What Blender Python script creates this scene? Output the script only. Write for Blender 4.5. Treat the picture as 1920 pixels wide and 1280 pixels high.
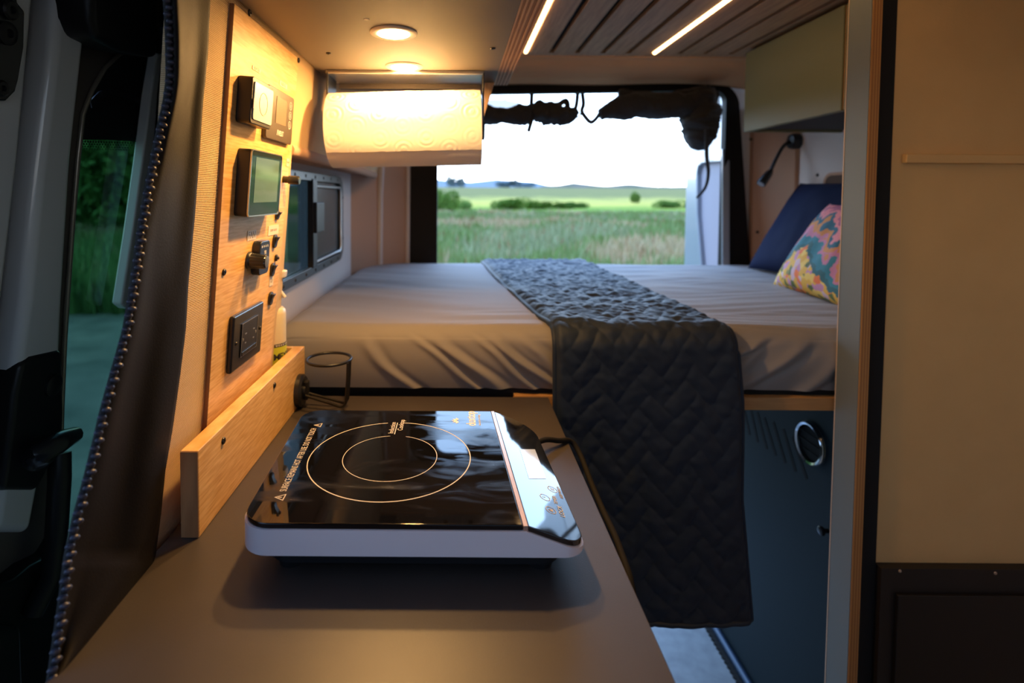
import bpy, bmesh, math, random
import numpy as np
from mathutils import Vector, Matrix, noise
random.seed(7); rng = np.random.default_rng(5)
for o in list(bpy.data.objects): bpy.data.objects.remove(o)
C = bpy.context.scene.collection
scn = bpy.context.scene
V = Vector
# ------------------------------------------------------------------ camera
F = 1010.0; PX, PY = 858.0, 407.0
PITCH = math.radians(2.3); ROLL = math.radians(0.4)
fw = V((0, math.cos(PITCH), -math.sin(PITCH)))
up0 = V((0, math.sin(PITCH), math.cos(PITCH))); ri0 = V((1, 0, 0))
ri = ri0*math.cos(ROLL) + up0*math.sin(ROLL)
up = up0*math.cos(ROLL) - ri0*math.sin(ROLL)
cam = bpy.data.cameras.new('camera'); co = bpy.data.objects.new('camera', cam); C.objects.link(co)
co.matrix_world = Matrix(((ri.x, up.x, -fw.x, 0), (ri.y, up.y, -fw.y, 0), (ri.z, up.z, -fw.z, 0), (0, 0, 0, 1)))
cam.sensor_width = 36; cam.lens = 36*F/1920
cam.shift_x = (960-PX)/1920; cam.shift_y = (PY-640)/1920
cam.clip_start = 0.02; cam.clip_end = 6000
cam.dof.use_dof = True; cam.dof.focus_distance = 0.71; cam.dof.aperture_fstop = 3.4
scn.camera = co
# ------------------------------------------------------------------ world: dusk sky
w = bpy.data.worlds.new('dusk_sky'); scn.world = w; w.use_nodes = True
nt = w.node_tree; nt.nodes.clear()
out = nt.nodes.new('ShaderNodeOutputWorld'); bg = nt.nodes.new('ShaderNodeBackground')
tc = nt.nodes.new('ShaderNodeTexCoord'); sp = nt.nodes.new('ShaderNodeSeparateXYZ')
rp = nt.nodes.new('ShaderNodeValToRGB')
nt.links.new(tc.outputs['Generated'], sp.inputs[0]); nt.links.new(sp.outputs['Z'], rp.inputs[0])
e = rp.color_ramp.elements
e[0].position = 0.0; e[0].color = (0.97, 0.95, 0.92, 1)
e[1].position = 1.0; e[1].color = (0.24, 0.44, 0.92, 1)
for p, c in ((0.05, (0.68, 0.83, 1.0, 1)), (0.25, (0.46, 0.69, 1.0, 1)), (0.6, (0.32, 0.55, 1.0, 1))):
    x = e.new(p); x.color = c
# the set-sun side (beyond the rear doors) is brighter than the side behind the camera
mr = nt.nodes.new('ShaderNodeMapRange'); mr.inputs[1].default_value = -1; mr.inputs[2].default_value = 1
mr.inputs[3].default_value = 0.75; mr.inputs[4].default_value = 7.6
nt.links.new(sp.outputs['Y'], mr.inputs[0]); nt.links.new(mr.outputs[0], bg.inputs[1])
nt.links.new(rp.outputs[0], bg.inputs[0]); nt.links.new(bg.outputs[0], out.inputs[0])
scn.view_settings.view_transform = 'Standard'; scn.view_settings.look = 'None'
scn.view_settings.gamma = 1; scn.view_settings.exposure = 0.0; scn.view_settings.use_curve_mapping = False
WARM = (1.0, 0.54, 0.17)
PUCK_W = 4.2
STRIP_E = 9.5
# ------------------------------------------------------------------ ray helpers
def ray(px, py):
    return (ri*((px-PX)/F) + up*((PY-py)/F) + fw)
def at_x(px, py, X): d = ray(px, py); return d*(X/d.x)
def at_y(px, py, Y): d = ray(px, py); return d*(Y/d.y)
def at_z(px, py, Z): d = ray(px, py); return d*(Z/d.z)
def at_pl(px, py, p, n): d = ray(px, py); return d*(p.dot(n)/d.dot(n))
# ------------------------------------------------------------------ materials
MATS = {}
def mat(name, col, rough=0.6, metal=0.0, bump=None, var=None, coat=0, sheen=0, emit=None, spec=0.5, alpha=None, sss=0, trans=0):
    """bump=(kind, scale, strength, stretch)  var=(col2, scale, stretch, detail)"""
    if name in MATS: return MATS[name]
    m = bpy.data.materials.new(name); m.use_nodes = True
    t = m.node_tree; b = t.nodes['Principled BSDF']
    I = b.inputs
    I['Base Color'].default_value = (*col, 1); I['Roughness'].default_value = rough; I['Metallic'].default_value = metal
    I['Specular IOR Level'].default_value = spec
    if coat: I['Coat Weight'].default_value = coat; I['Coat Roughness'].default_value = 0.05
    if sheen: I['Sheen Weight'].default_value = sheen; I['Sheen Roughness'].default_value = 0.4
    if trans: I['Transmission Weight'].default_value = trans
    if alpha is not None: I['Alpha'].default_value = alpha
    if emit: I['Emission Color'].default_value = (*emit[0], 1); I['Emission Strength'].default_value = emit[1]
    tcn = t.nodes.new('ShaderNodeTexCoord')
    def tex(kind, scale, stretch=(1, 1, 1), detail=3):
        mp = t.nodes.new('ShaderNodeMapping'); mp.inputs['Scale'].default_value = stretch
        t.links.new(tcn.outputs['Object'], mp.inputs[0])
        if kind == 'noise':
            n = t.nodes.new('ShaderNodeTexNoise'); n.inputs['Scale'].default_value = scale; n.inputs['Detail'].default_value = detail; o_ = n.outputs[0]
        elif kind == 'voronoi':
            n = t.nodes.new('ShaderNodeTexVoronoi'); n.inputs['Scale'].default_value = scale; o_ = n.outputs[0]
        else:
            n = t.nodes.new('ShaderNodeTexWave'); n.inputs['Scale'].default_value = scale; n.inputs['Distortion'].default_value = 0.6
            n.bands_direction = kind[-1].upper(); o_ = n.outputs[1]
        t.links.new(mp.outputs[0], n.inputs[0]); return o_
    if var:
        c2, sc, st = var[0], var[1], var[2]
        o_ = tex('noise', sc, st, var[3] if len(var) > 3 else 3)
        r = t.nodes.new('ShaderNodeValToRGB'); r.color_ramp.elements[0].position = 0.32; r.color_ramp.elements[1].position = 0.68
        r.color_ramp.elements[0].color = (*col, 1); r.color_ramp.elements[1].color = (*c2, 1)
        t.links.new(o_, r.inputs[0]); t.links.new(r.outputs[0], I['Base Color'])
    if bump:
        o_ = tex(bump[0], bump[1], bump[3] if len(bump) > 3 else (1, 1, 1))
        bn = t.nodes.new('ShaderNodeBump'); bn.inputs['Strength'].default_value = bump[2]; bn.inputs['Distance'].default_value = bump[4] if len(bump) > 4 else 0.001
        t.links.new(o_, bn.inputs['Height']); t.links.new(bn.outputs[0], I['Normal'])
    MATS[name] = m; return m
def weave_mat(name, c1, c2, n=260.0, strength=0.9, axes='YZ'):
    m = bpy.data.materials.new(name); m.use_nodes = True; t = m.node_tree; b = t.nodes['Principled BSDF']
    b.inputs['Roughness'].default_value = 0.9; b.inputs['Specular IOR Level'].default_value = 0.2
    tcn = t.nodes.new('ShaderNodeTexCoord'); s = t.nodes.new('ShaderNodeSeparateXYZ'); t.links.new(tcn.outputs['Object'], s.inputs[0])
    def M(op, a, b_=None):
        x = t.nodes.new('ShaderNodeMath'); x.operation = op
        for i, q in enumerate((a, b_)):
            if q is None: continue
            if isinstance(q, (int, float)): x.inputs[i].default_value = q
            else: t.links.new(q, x.inputs[i])
        return x.outputs[0]
    A, B = s.outputs[axes[0]], s.outputs[axes[1]]
    nz = t.nodes.new('ShaderNodeTexNoise'); nz.inputs['Scale'].default_value = 60; t.links.new(tcn.outputs['Object'], nz.inputs[0])
    j = M('MULTIPLY', nz.outputs[0], 1.6)
    s1 = M('SINE', M('ADD', M('MULTIPLY', M('ADD', A, B), n*3.6), j)); s2 = M('SINE', M('ADD', M('MULTIPLY', M('SUBTRACT', A, B), n*3.6), j))
    h = M('MULTIPLY', s1, s2); h01 = M('ADD', M('MULTIPLY', h, 0.5), 0.5)
    mx = t.nodes.new('ShaderNodeMix'); mx.data_type = 'RGBA'; t.links.new(h01, mx.inputs[0])
    mx.inputs[6].default_value = (*c1, 1); mx.inputs[7].default_value = (*c2, 1); t.links.new(mx.outputs[2], b.inputs['Base Color'])
    bn = t.nodes.new('ShaderNodeBump'); bn.inputs['Strength'].default_value = strength; bn.inputs['Distance'].default_value = 0.0012
    t.links.new(h01, bn.inputs['Height']); t.links.new(bn.outputs[0], b.inputs['Normal'])
    return m
def glass_mat(name, tint, rough=0.0, gloss=0.12):
    m = bpy.data.materials.new(name); m.use_nodes = True; t = m.node_tree; t.nodes.clear()
    o_ = t.nodes.new('ShaderNodeOutputMaterial'); tr = t.nodes.new('ShaderNodeBsdfTransparent'); tr.inputs[0].default_value = (*tint, 1)
    gl = t.nodes.new('ShaderNodeBsdfGlossy'); gl.inputs['Roughness'].default_value = rough
    fr = t.nodes.new('ShaderNodeFresnel'); fr.inputs[0].default_value = 1.45
    mx = t.nodes.new('ShaderNodeMixShader'); ge = t.nodes.new('ShaderNodeNewGeometry'); iv = t.nodes.new('ShaderNodeMath'); iv.operation = 'SUBTRACT'; iv.inputs[0].default_value = 1
    t.links.new(ge.outputs['Backfacing'], iv.inputs[1]); ml = t.nodes.new('ShaderNodeMath'); ml.operation = 'MULTIPLY'   # only the outer surface mirrors
    t.links.new(fr.outputs[0], ml.inputs[0]); t.links.new(iv.outputs[0], ml.inputs[1]); t.links.new(ml.outputs[0], mx.inputs[0]); t.links.new(tr.outputs[0], mx.inputs[1]); t.links.new(gl.outputs[0], mx.inputs[2])
    t.links.new(mx.outputs[0], o_.inputs[0]); return m
def ply_mat(name, axis, n=18.0, cols=((0.34, 0.15, 0.045), (0.50, 0.25, 0.08))):
    """plywood edge: laminations across one axis"""
    m = bpy.data.materials.new(name); m.use_nodes = True; t = m.node_tree; b = t.nodes['Principled BSDF']; b.inputs['Roughness'].default_value = 0.55
    tcn = t.nodes.new('ShaderNodeTexCoord'); wv = t.nodes.new('ShaderNodeTexWave'); wv.bands_direction = axis; wv.inputs['Scale'].default_value = n
    wv.inputs['Distortion'].default_value = 0.5; wv.inputs['Detail'].default_value = 2
    t.links.new(tcn.outputs['Object'], wv.inputs[0])
    r = t.nodes.new('ShaderNodeValToRGB'); r.color_ramp.elements[0].color = (*cols[0], 1); r.color_ramp.elements[1].color = (*cols[1], 1)
    r.color_ramp.elements[0].position = 0.25; r.color_ramp.elements[1].position = 0.75
    t.links.new(wv.outputs[1], r.inputs[0]); t.links.new(r.outputs[0], b.inputs['Base Color']); return m

m_counter = mat('laminate_brown_grey', (0.045, 0.036, 0.032), 0.42, bump=('noise', 900, 0.15), var=((0.053, 0.043, 0.039), 9, (1, 1, 1)))
m_cabunder = mat('laminate_taupe', (0.15, 0.125, 0.105), 0.55, bump=('noise', 900, 0.12))
m_bamboo = mat('bamboo', (0.82, 0.52, 0.21), 0.42, bump=('noise', 40, 0.08, (1, 0.6, 9)), var=((0.62, 0.32, 0.09), 26, (3, 1.0, 12), 5))
m_bamboo_end = mat('bamboo_end_grain', (0.42, 0.20, 0.08), 0.5, var=((0.30, 0.13, 0.05), 60, (1, 1, 0.2)))
m_fabric = weave_mat('woven_wall_fabric', (0.42, 0.26, 0.13), (0.95, 0.70, 0.42), 400)
m_liner = mat('wall_liner_felt', (0.60, 0.54, 0.50), 0.95, bump=('noise', 500, 0.3), spec=0.1)
m_liner_tan = mat('wall_liner_tan', (0.46, 0.29, 0.20), 0.9, bump=('noise', 600, 0.25), spec=0.15)
m_header = mat('header_fabric', (0.72, 0.38, 0.18), 0.95, bump=('noise', 500, 0.25), spec=0.1)
m_wood_slat = mat('ceiling_wood', (0.58, 0.33, 0.16), 0.55, var=((0.40, 0.22, 0.10), 14, (9, 0.7, 3), 5))
m_black = mat('black_void', (0.008, 0.008, 0.008), 0.9)
m_blackpl = mat('black_plastic', (0.014, 0.014, 0.016), 0.38, bump=('noise', 700, 0.1))
m_blackpl_s = mat('black_plastic_satin', (0.02, 0.021, 0.024), 0.25)
m_blackmetal = mat('black_powder_metal', (0.018, 0.017, 0.016), 0.35, 0.3)
m_screw = mat('dark_screw_metal', (0.05, 0.045, 0.04), 0.35, 0.8)
m_glass_black = mat('black_ceramic_glass', (0.004, 0.004, 0.005), 0.035, spec=0.55)
m_silver = mat('silver_lavender_plastic', (0.95, 0.86, 0.90), 0.34, 0.15)
m_print = mat('white_print', (0.62, 0.55, 0.48), 0.5)
m_printw = mat('white_label_print', (0.75, 0.72, 0.68), 0.5)
m_seam = mat('copper_edge_trim', (0.72, 0.50, 0.40), 0.3, 0.7)
m_alu = mat('brushed_aluminium', (0.55, 0.53, 0.50), 0.3, 0.9)
m_paper = mat('paper_towel', (0.88, 0.86, 0.84), 0.95, spec=0.1)
m_labelpaper = mat('label_tape', (0.70, 0.60, 0.46), 0.5)
m_labelink = mat('label_ink', (0.30, 0.24, 0.18), 0.6)
m_sheet = mat('taupe_cotton_sheet', (0.27, 0.25, 0.24), 0.75, bump=('noise', 1200, 0.12), sheen=0.1)
m_blanket = mat('slate_quilt', (0.013, 0.023, 0.043), 0.60, bump=('noise', 900, 0.25), sheen=0.05, spec=0.4)
m_navy = mat('navy_pillow_cotton', (0.008, 0.013, 0.042), 0.85, bump=("noise", 700, 0.15), spec=0.1)
m_teal = mat('teal_laminate', (0.013, 0.024, 0.029), 0.6, bump=('noise', 900, 0.08), spec=0.2)
m_greylam = mat('grey_green_laminate', (0.17, 0.20, 0.20), 0.5, bump=('noise', 900, 0.08))
m_olive = mat('olive_cabinet_laminate', (0.23, 0.235, 0.13), 0.5, bump=('noise', 900, 0.08))
m_cream = mat('cream_panel', (0.76, 0.49, 0.20), 0.75, bump=('noise', 220, 0.25), var=((0.72, 0.46, 0.185), 12, (1, 1, 1)))
m_darklow = mat('dark_brown_panel', (0.014, 0.010, 0.008), 0.6)
m_vanpaint = mat('white_van_paint', (0.80, 0.80, 0.82), 0.22, coat=0.6)
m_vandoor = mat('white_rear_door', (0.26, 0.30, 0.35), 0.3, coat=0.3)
m_seal = mat('grey_rubber_seal', (0.09, 0.07, 0.065), 0.7)
m_curtain = mat('black_coated_curtain', (0.008, 0.006, 0.005), 0.62, bump=('noise', 500, 0.2), spec=0.22)
m_zip = mat('zip_teeth', (0.06, 0.065, 0.10), 0.28, 0.2)
m_floor = mat('grey_vinyl_floor', (0.36, 0.38, 0.39), 0.6, var=((0.28, 0.30, 0.31), 30, (1, 1, 1), 6))
m_ply_x = ply_mat('plywood_edge_x', 'X', 60)
m_ply_z = ply_mat('plywood_edge_z', 'Z', 60)
m_plyface = mat('plywood_face', (0.50, 0.28, 0.11), 0.5, var=((0.40, 0.21, 0.08), 12, (1, 1, 14), 4))
m_chrome = mat('chrome', (0.7, 0.72, 0.75), 0.12, 1.0)
m_scr = mat('rolled_mesh_fabric', (0.03, 0.03, 0.032), 0.85, bump=('noise', 160, 0.9, (1, 1, 1), 0.006), sheen=0.2)
m_blueedge = mat('blue_metal_edge', (0.02, 0.045, 0.085), 0.4, 0.3)

# wiped smears on the cooktop glass: uneven gloss
t = m_glass_black.node_tree; b = t.nodes['Principled BSDF']; tcn = t.nodes.new('ShaderNodeTexCoord'); mp = t.nodes.new('ShaderNodeMapping')
mp.inputs['Scale'].default_value = (1.0, 2.6, 1); mp.inputs['Rotation'].default_value = (0, 0, 0.6)
n1 = t.nodes.new('ShaderNodeTexNoise'); n1.inputs['Scale'].default_value = 11; n1.inputs['Detail'].default_value = 8; n1.inputs['Distortion'].default_value = 1.2
t.links.new(tcn.outputs['Object'], mp.inputs[0]); t.links.new(mp.outputs[0], n1.inputs[0])
mrg = t.nodes.new('ShaderNodeMapRange'); mrg.inputs[1].default_value = 0.48; mrg.inputs[2].default_value = 0.75; mrg.inputs[3].default_value = 0.02; mrg.inputs[4].default_value = 0.30
t.links.new(n1.outputs[0], mrg.inputs[0]); t.links.new(mrg.outputs[0], b.inputs['Roughness'])
# ------------------------------------------------------------------ mesh builder
class MB:
    def __init__(s, M=None): s.v = []; s.f = []; s.M = M
    def add(s, vs, fs):
        k = len(s.v)
        for p in vs: s.v.append(tuple(s.M @ V(p)) if s.M else tuple(p))
        s.f += [tuple(i+k for i in f) for f in fs]; return s
    def box(s, a, b):
        x0, y0, z0 = a; x1, y1, z1 = b
        return s.add([(x0,y0,z0),(x1,y0,z0),(x1,y1,z0),(x0,y1,z0),(x0,y0,z1),(x1,y0,z1),(x1,y1,z1),(x0,y1,z1)],
                     [(0,3,2,1),(4,5,6,7),(0,1,5,4),(1,2,6,5),(2,3,7,6),(3,0,4,7)])
    def cyl(s, p0, p1, r0, r1=None, n=20):
        r1 = r0 if r1 is None else r1; p0 = V(p0); p1 = V(p1); d = (p1-p0).normalized()
        a = d.orthogonal().normalized(); b = d.cross(a)
        vs = []
        for p, r in ((p0, r0), (p1, r1)):
            for i in range(n):
                t = 2*math.pi*i/n; vs.append(p + a*math.cos(t)*r + b*math.sin(t)*r)
        fs = [(i, (i+1) % n, n+(i+1) % n, n+i) for i in range(n)] + [tuple(range(n))[::-1], tuple(range(n, 2*n))]
        return s.add(vs, fs)
    def tube(s, pts, r, n=8, closed=False):
        pts = [V(p) for p in pts]; N = len(pts); vs = []; fs = []
        a = None
        for i, p in enumerate(pts):
            if closed: d = (pts[(i+1) % N]-pts[i-1]).normalized()
            else: d = (pts[min(i+1, N-1)]-pts[max(i-1, 0)]).normalized()
            if a is None: a = d.orthogonal().normalized()
            a = (a - d*a.dot(d)).normalized(); b = d.cross(a)
            rr = r(i/(N-1)) if callable(r) else r
            if not isinstance(rr, (tuple, list)): rr = [rr]*n
            for k in range(n):
                t = 2*math.pi*k/n; vs.append(p + (a*math.cos(t)+b*math.sin(t))*rr[k])
        M_ = N if closed else N-1
        for i in range(M_):
            for k in range(n):
                j = (i+1) % N; fs.append((i*n+k, i*n+(k+1) % n, j*n+(k+1) % n, j*n+k))
        if not closed: fs += [tuple(range(n))[::-1], tuple(range((N-1)*n, N*n))]
        return s.add(vs, fs)
    def lathe(s, prof, o, d, n=28):
        """prof list of (r,h) along axis d from o"""
        o = V(o); d = V(d).normalized(); a = d.orthogonal().normalized(); b = d.cross(a); vs = []; fs = []
        for r, h in prof:
            for i in range(n):
                t = 2*math.pi*i/n; vs.append(o + d*h + (a*math.cos(t)+b*math.sin(t))*max(r, 1e-5))
        for j in range(len(prof)-1):
            for i in range(n): fs.append((j*n+i, j*n+(i+1) % n, (j+1)*n+(i+1) % n, (j+1)*n+i))
        fs += [tuple(range(n))[::-1], tuple(range((len(prof)-1)*n, len(prof)*n))]
        return s.add(vs, fs)
    def prism(s, poly, off):
        """poly list of 3-D points, extruded by vector off"""
        off = V(off); n = len(poly); vs = [V(p) for p in poly]+[V(p)+off for p in poly]
        return s.add(vs, [tuple(range(n))[::-1], tuple(range(n, 2*n))]+[(i, (i+1) % n, n+(i+1) % n, n+i) for i in range(n)])
    def ring(s, outer, inner, off):
        """closed ring between two loops of equal count, extruded"""
        off = V(off); n = len(outer)
        vs = [V(p) for p in outer]+[V(p) for p in inner]+[V(p)+off for p in outer]+[V(p)+off for p in inner]
        fs = []
        for i in range(n):
            j = (i+1) % n
            fs += [(i, j, n+j, n+i), (2*n+i, 3*n+i, 3*n+j, 2*n+j), (i, 2*n+i, 2*n+j, j), (n+i, n+j, 3*n+j, 3*n+i)]
        return s.add(vs, fs)
    def grid(s, fn, nu, nv):
        vs = [fn(i/nu, j/nv) for j in range(nv+1) for i in range(nu+1)]
        fs = [(j*(nu+1)+i, j*(nu+1)+i+1, (j+1)*(nu+1)+i+1, (j+1)*(nu+1)+i) for j in range(nv) for i in range(nu)]
        return s.add(vs, fs)
ORG = {}
def tag(o, label=None, cat=None, group=None, kind=None):
    if label: o['label'] = label
    if cat: o['category'] = cat
    if group: o['group'] = group
    if kind: o['kind'] = kind
    return o
def thing(name, label, cat, loc, group=None):
    o = bpy.data.objects.new(name, None); C.objects.link(o); o.empty_display_size = 0.02
    o.location = loc; ORG[o.name] = V(loc); return tag(o, label, cat, group)
def link(name, mb, material, parent=None, smooth=None, bevel=0, label=None, solid=0, recalc=True, segs=2):
    me = bpy.data.meshes.new(name); vs = mb.v
    if parent: po = ORG[parent.name]; loc = V((0, 0, 0)); org = po
    else:
        a = np.array(vs); mn, mx = a.min(0), a.max(0); org = V(((mn[0]+mx[0])/2, (mn[1]+mx[1])/2, mn[2])); loc = org
    me.from_pydata([(p[0]-org.x, p[1]-org.y, p[2]-org.z) for p in vs], [], mb.f)
    if recalc:
        bm = bmesh.new(); bm.from_mesh(me); bmesh.ops.recalc_face_normals(bm, faces=bm.faces); bm.to_mesh(me); bm.free()
    if smooth is not None:
        me.shade_smooth()
        if smooth < 180: me.set_sharp_from_angle(angle=math.radians(smooth))
    me.materials.append(material)
    o = bpy.data.objects.new(name, me); C.objects.link(o); o.location = loc; o.parent = parent
    ORG[o.name] = org
    if solid:
        md = o.modifiers.new('solid', 'SOLIDIFY'); md.thickness = solid; md.offset = 0
    if bevel:
        md = o.modifiers.new('bevel', 'BEVEL'); md.width = bevel; md.segments = segs; md.limit_method = 'ANGLE'; md.angle_limit = math.radians(40)
        if smooth is None: me.shade_smooth(); me.set_sharp_from_angle(angle=math.radians(35)); md.harden_normals = True
    if label: o['label'] = label
    return o
def struct(name, mb, material, **k):
    o = link(name, mb, material, **k); o['kind'] = 'structure'; return o
def copy_tree(o, parent=None):
    c = o.copy(); C.objects.link(c); c.parent = parent; ORG[c.name] = ORG[o.name]
    for ch in list(o.children): copy_tree(ch, c)
    return c
def text(name, body, size, M, material, parent, align='LEFT', bold=0.0, sx=1.0, thick=0.0001):
    cu = bpy.data.curves.new(name, 'FONT'); cu.body = body; cu.size = size; cu.align_x = align; cu.align_y = 'CENTER'
    cu.extrude = thick; cu.offset = bold
    t = bpy.data.objects.new('tmp', cu); C.objects.link(t)
    dg = bpy.context.evaluated_depsgraph_get(); me = bpy.data.meshes.new_from_object(t.evaluated_get(dg))
    bpy.data.objects.remove(t)
    me.name = name; me.transform(Matrix.Translation(-ORG[parent.name]) @ M @ Matrix.Diagonal((sx, 1, 1, 1)))
    me.materials.clear(); me.materials.append(material)
    o = bpy.data.objects.new(name, me); C.objects.link(o); o.parent = parent; ORG[o.name] = ORG[parent.name]; return o
def frame(o, x, y, z):
    o, x, y, z = V(o), V(x), V(y), V(z)
    return Matrix(((x.x, y.x, z.x, o.x), (x.y, y.y, z.y, o.y), (x.z, y.z, z.z, o.z), (0, 0, 0, 1)))
def rrect(w_, h_, r, n=6, cx=0, cy=0):
    """rounded rectangle outline, half sizes w_, h_"""
    P = []
    for qx, qy, a0 in ((1, 1, 0), (-1, 1, 90), (-1, -1, 180), (1, -1, 270)):
        for i in range(n+1):
            a = math.radians(a0+90*i/n); P.append((cx+qx*(w_-r)+math.cos(a)*r, cy+qy*(h_-r)+math.sin(a)*r))
    return P
def sm(a, b, x):
    t = min(1, max(0, (x-a)/(b-a))); return t*t*(3-2*t)
def interp(xs, ys, x): return float(np.interp(x, xs, ys))

ZC = -0.40      # countertop
ZF = -1.38      # floor
ZCEIL = 0.50
ZB = 0.253      # underside of the kitchen overhead cabinet
# left wall leans inwards towards the top
XW_ = -0.385
def wallx(z): return -0.348 + (z+0.3)*0.076
# ================================================================== STRUCTURE
struct('floor', MB().box((-0.66, -0.7, ZF-0.04), (1.36, 2.24, ZF)), m_floor)
# roof backing above the planks
ceil = struct('ceiling', MB().box((-0.66, -0.7, ZCEIL+0.016), (1.36, 1.96, ZCEIL+0.04)), m_black)
gx0 = 0.323; gs = 0.0896
edges = [gx0+gs*k for k in range(-6, 9)]
for k in range(len(edges)-1):
    a, b = edges[k]+0.0085, edges[k+1]-0.0085
    link('plank', MB().box((a, -0.6, ZCEIL), (b, 1.91, ZCEIL+0.014)), m_wood_slat, ceil, bevel=0.0015)
link('end_board', MB().box((edges[0], 1.905, ZCEIL), (edges[-1], 1.945, ZCEIL+0.0142)), m_wood_slat, ceil)
# left walls -------------------------------------------------------------
# woven fabric wall beside the control board, and upper wall above the side window
def wall_strip(y0, y1, z0, z1, dx=0.0, th=0.02, n=10):
    mb = MB(); 
    for s_ in range(n):
        za, zb = z0+(z1-z0)*s_/n, z0+(z1-z0)*(s_+1)/n
        xa, xb = wallx(za)+dx, wallx(zb)+dx
        k = len(mb.v)
        mb.v += [(xa, y0, za), (xa, y1, za), (xb, y1, zb), (xb, y0, zb), (xa-th, y0, za), (xa-th, y1, za), (xb-th, y1, zb), (xb-th, y0, zb)]
        f = [(0, 1, 2, 3), (7, 6, 5, 4), (0, 3, 7, 4), (1, 5, 6, 2)]
        if s_ == 0: f.append((0, 4, 5, 1))
        if s_ == n-1: f.append((3, 2, 6, 7))
        mb.f += [tuple(i+k for i in q) for q in f]
    return mb
wl = struct('wall_left', wall_strip(0.590, 1.00, ZC-0.9, ZCEIL, 0.012), m_fabric, smooth=30)
# upper wall beyond the board: runs to the rear above the window recess
link('upper_liner', wall_strip(1.00, 2.12, 0.075, ZCEIL, 0.012), m_fabric, wl, smooth=30)
# recess: soffit, window wall (with opening), far return
XW = -0.385
ywa, ywb, zwa, zwb = 0.90, 1.765, -0.205, 0.052      # window opening in wall
mb = MB()
mb.box((XW-0.02, 0.95, -1.3), (XW, 1.98, zwa)); mb.box((XW-0.02, 0.95, zwb), (XW, 1.98, 0.12))
mb.box((XW-0.02, ywb, zwa), (XW, 1.98, zwb)); 
link('window_wall_liner', mb, m_liner, wl)
mb = MB()
mb.tube([(wallx(0.08)+0.004, 1.0, 0.082), (wallx(0.08)+0.004, 1.55, 0.080), (wallx(0.08)+0.006, 2.02, 0.074)], 0.013, 10)
mb.box((XW, 1.0, 0.075), (wallx(0.08)+0.008, 2.06, 0.095))
link('recess_soffit', mb, m_liner_tan, wl, smooth=60)
# far return of the recess (tan), runs diagonal to rear pillar
mb = MB()
mb.prism([(XW, 1.94, -0.9), (-0.305, 2.07, -0.9), (-0.305, 2.09, -0.9), (XW, 1.98, -0.9)], (0, 0, 0.985))
link('recess_return', mb, m_liner_tan, wl)
link('pillar_cover', MB().prism([(-0.290, 2.085, -0.9), (-0.20, 2.19, -0.9), (-0.20, 2.21, -0.9), (-0.31, 2.12, -0.9)], (0.0, 0, 1.36)), m_liner_tan, wl)
link('pillar_bead', MB().tube([(-0.305, 2.078, -0.9), (-0.300, 2.078, 0.0), (-0.280, 2.078, 0.4)], 0.012, 8), m_liner, wl, smooth=60)
link('pillar_bead', MB().tube([(-0.205, 2.185, -0.9), (-0.202, 2.185, 0.0), (-0.20, 2.185, 0.45)], 0.009, 8), m_liner, wl, smooth=60)
# right wall ---------------------------------------------------------------
wr = struct('wall_right', MB().box((1.30, -0.7, ZF), (1.33, 2.09, ZCEIL+0.04)), m_liner)
link('pillar_cover', MB().prism([(1.302, 2.06, ZF), (1.215, 2.19, ZF), (1.215, 2.22, ZF), (1.33, 2.22, ZF), (1.33, 2.06, ZF)], (-0.02, 0, 1.75)), m_liner_tan, wr)
# oval hand hole in the right wall above the pillow
pc = at_x(1592, 345, 1.30)
mb = MB()
o1 = rrect(0.125, 0.042, 0.04, 6); i1 = rrect(0.115, 0.032, 0.031, 6)
mb.ring([(1.297, pc.y+a, pc.z+b) for a, b in o1], [(1.297, pc.y+a, pc.z+b) for a, b in i1], (0.008, 0, 0))
link('recess_rim', mb, m_liner_tan, wr)
link('recess_hole', MB().prism([(1.2985, pc.y+a, pc.z+b) for a, b in i1], (0.004, 0, 0)), mat('recess_brown', (0.10, 0.06, 0.04), 0.9), wr)
def screw_at(p, n, r, parent, name='screw', m=None):
    p = V(p); n = V(n).normalized()
    o = link(name, MB().lathe([(r, 0), (r, r*0.25), (r*0.8, r*0.5), (r*0.35, r*0.55), (r*0.3, r*0.25)], p, n, 14), m or m_screw, parent, smooth=40)
    return o
for px, py in ((1493, 288), (1533, 328)): screw_at(at_x(px, py, 1.299), (-1, 0, 0), 0.006, wr)
for px, py in ((1408, 261), (1420, 435)): screw_at(at_y(px, py, 2.17), (-0.7, -0.7, 0), 0.006, wr)
# rear header, curved down from the planks to the door frame
mb = MB()
prof = [(1.94, 0.503), (1.97, 0.497), (2.00, 0.482), (2.04, 0.470), (2.09, 0.462), (2.14, 0.458), (2.20, 0.456)]
def hd(u, v):
    i = v*(len(prof)-1); a = int(min(i, len(prof)-2)); t = i-a
    y = prof[a][0]*(1-t)+prof[a+1][0]*t; z = prof[a][1]*(1-t)+prof[a+1][1]*t
    x = -0.40+u*1.72
    z -= 0.02*sm(0.5, -0.2, x)*sm(1.96, 2.2, y) + 0.02*sm(1.0, 1.3, x)*sm(1.96, 2.2, y)
    return (x, y, z + 0.004*math.sin(x*9)*v)
mb.grid(hd, 60, 24)
wrear = struct('wall_rear', mb, m_header, smooth=180, solid=0.01, recalc=False)
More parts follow.
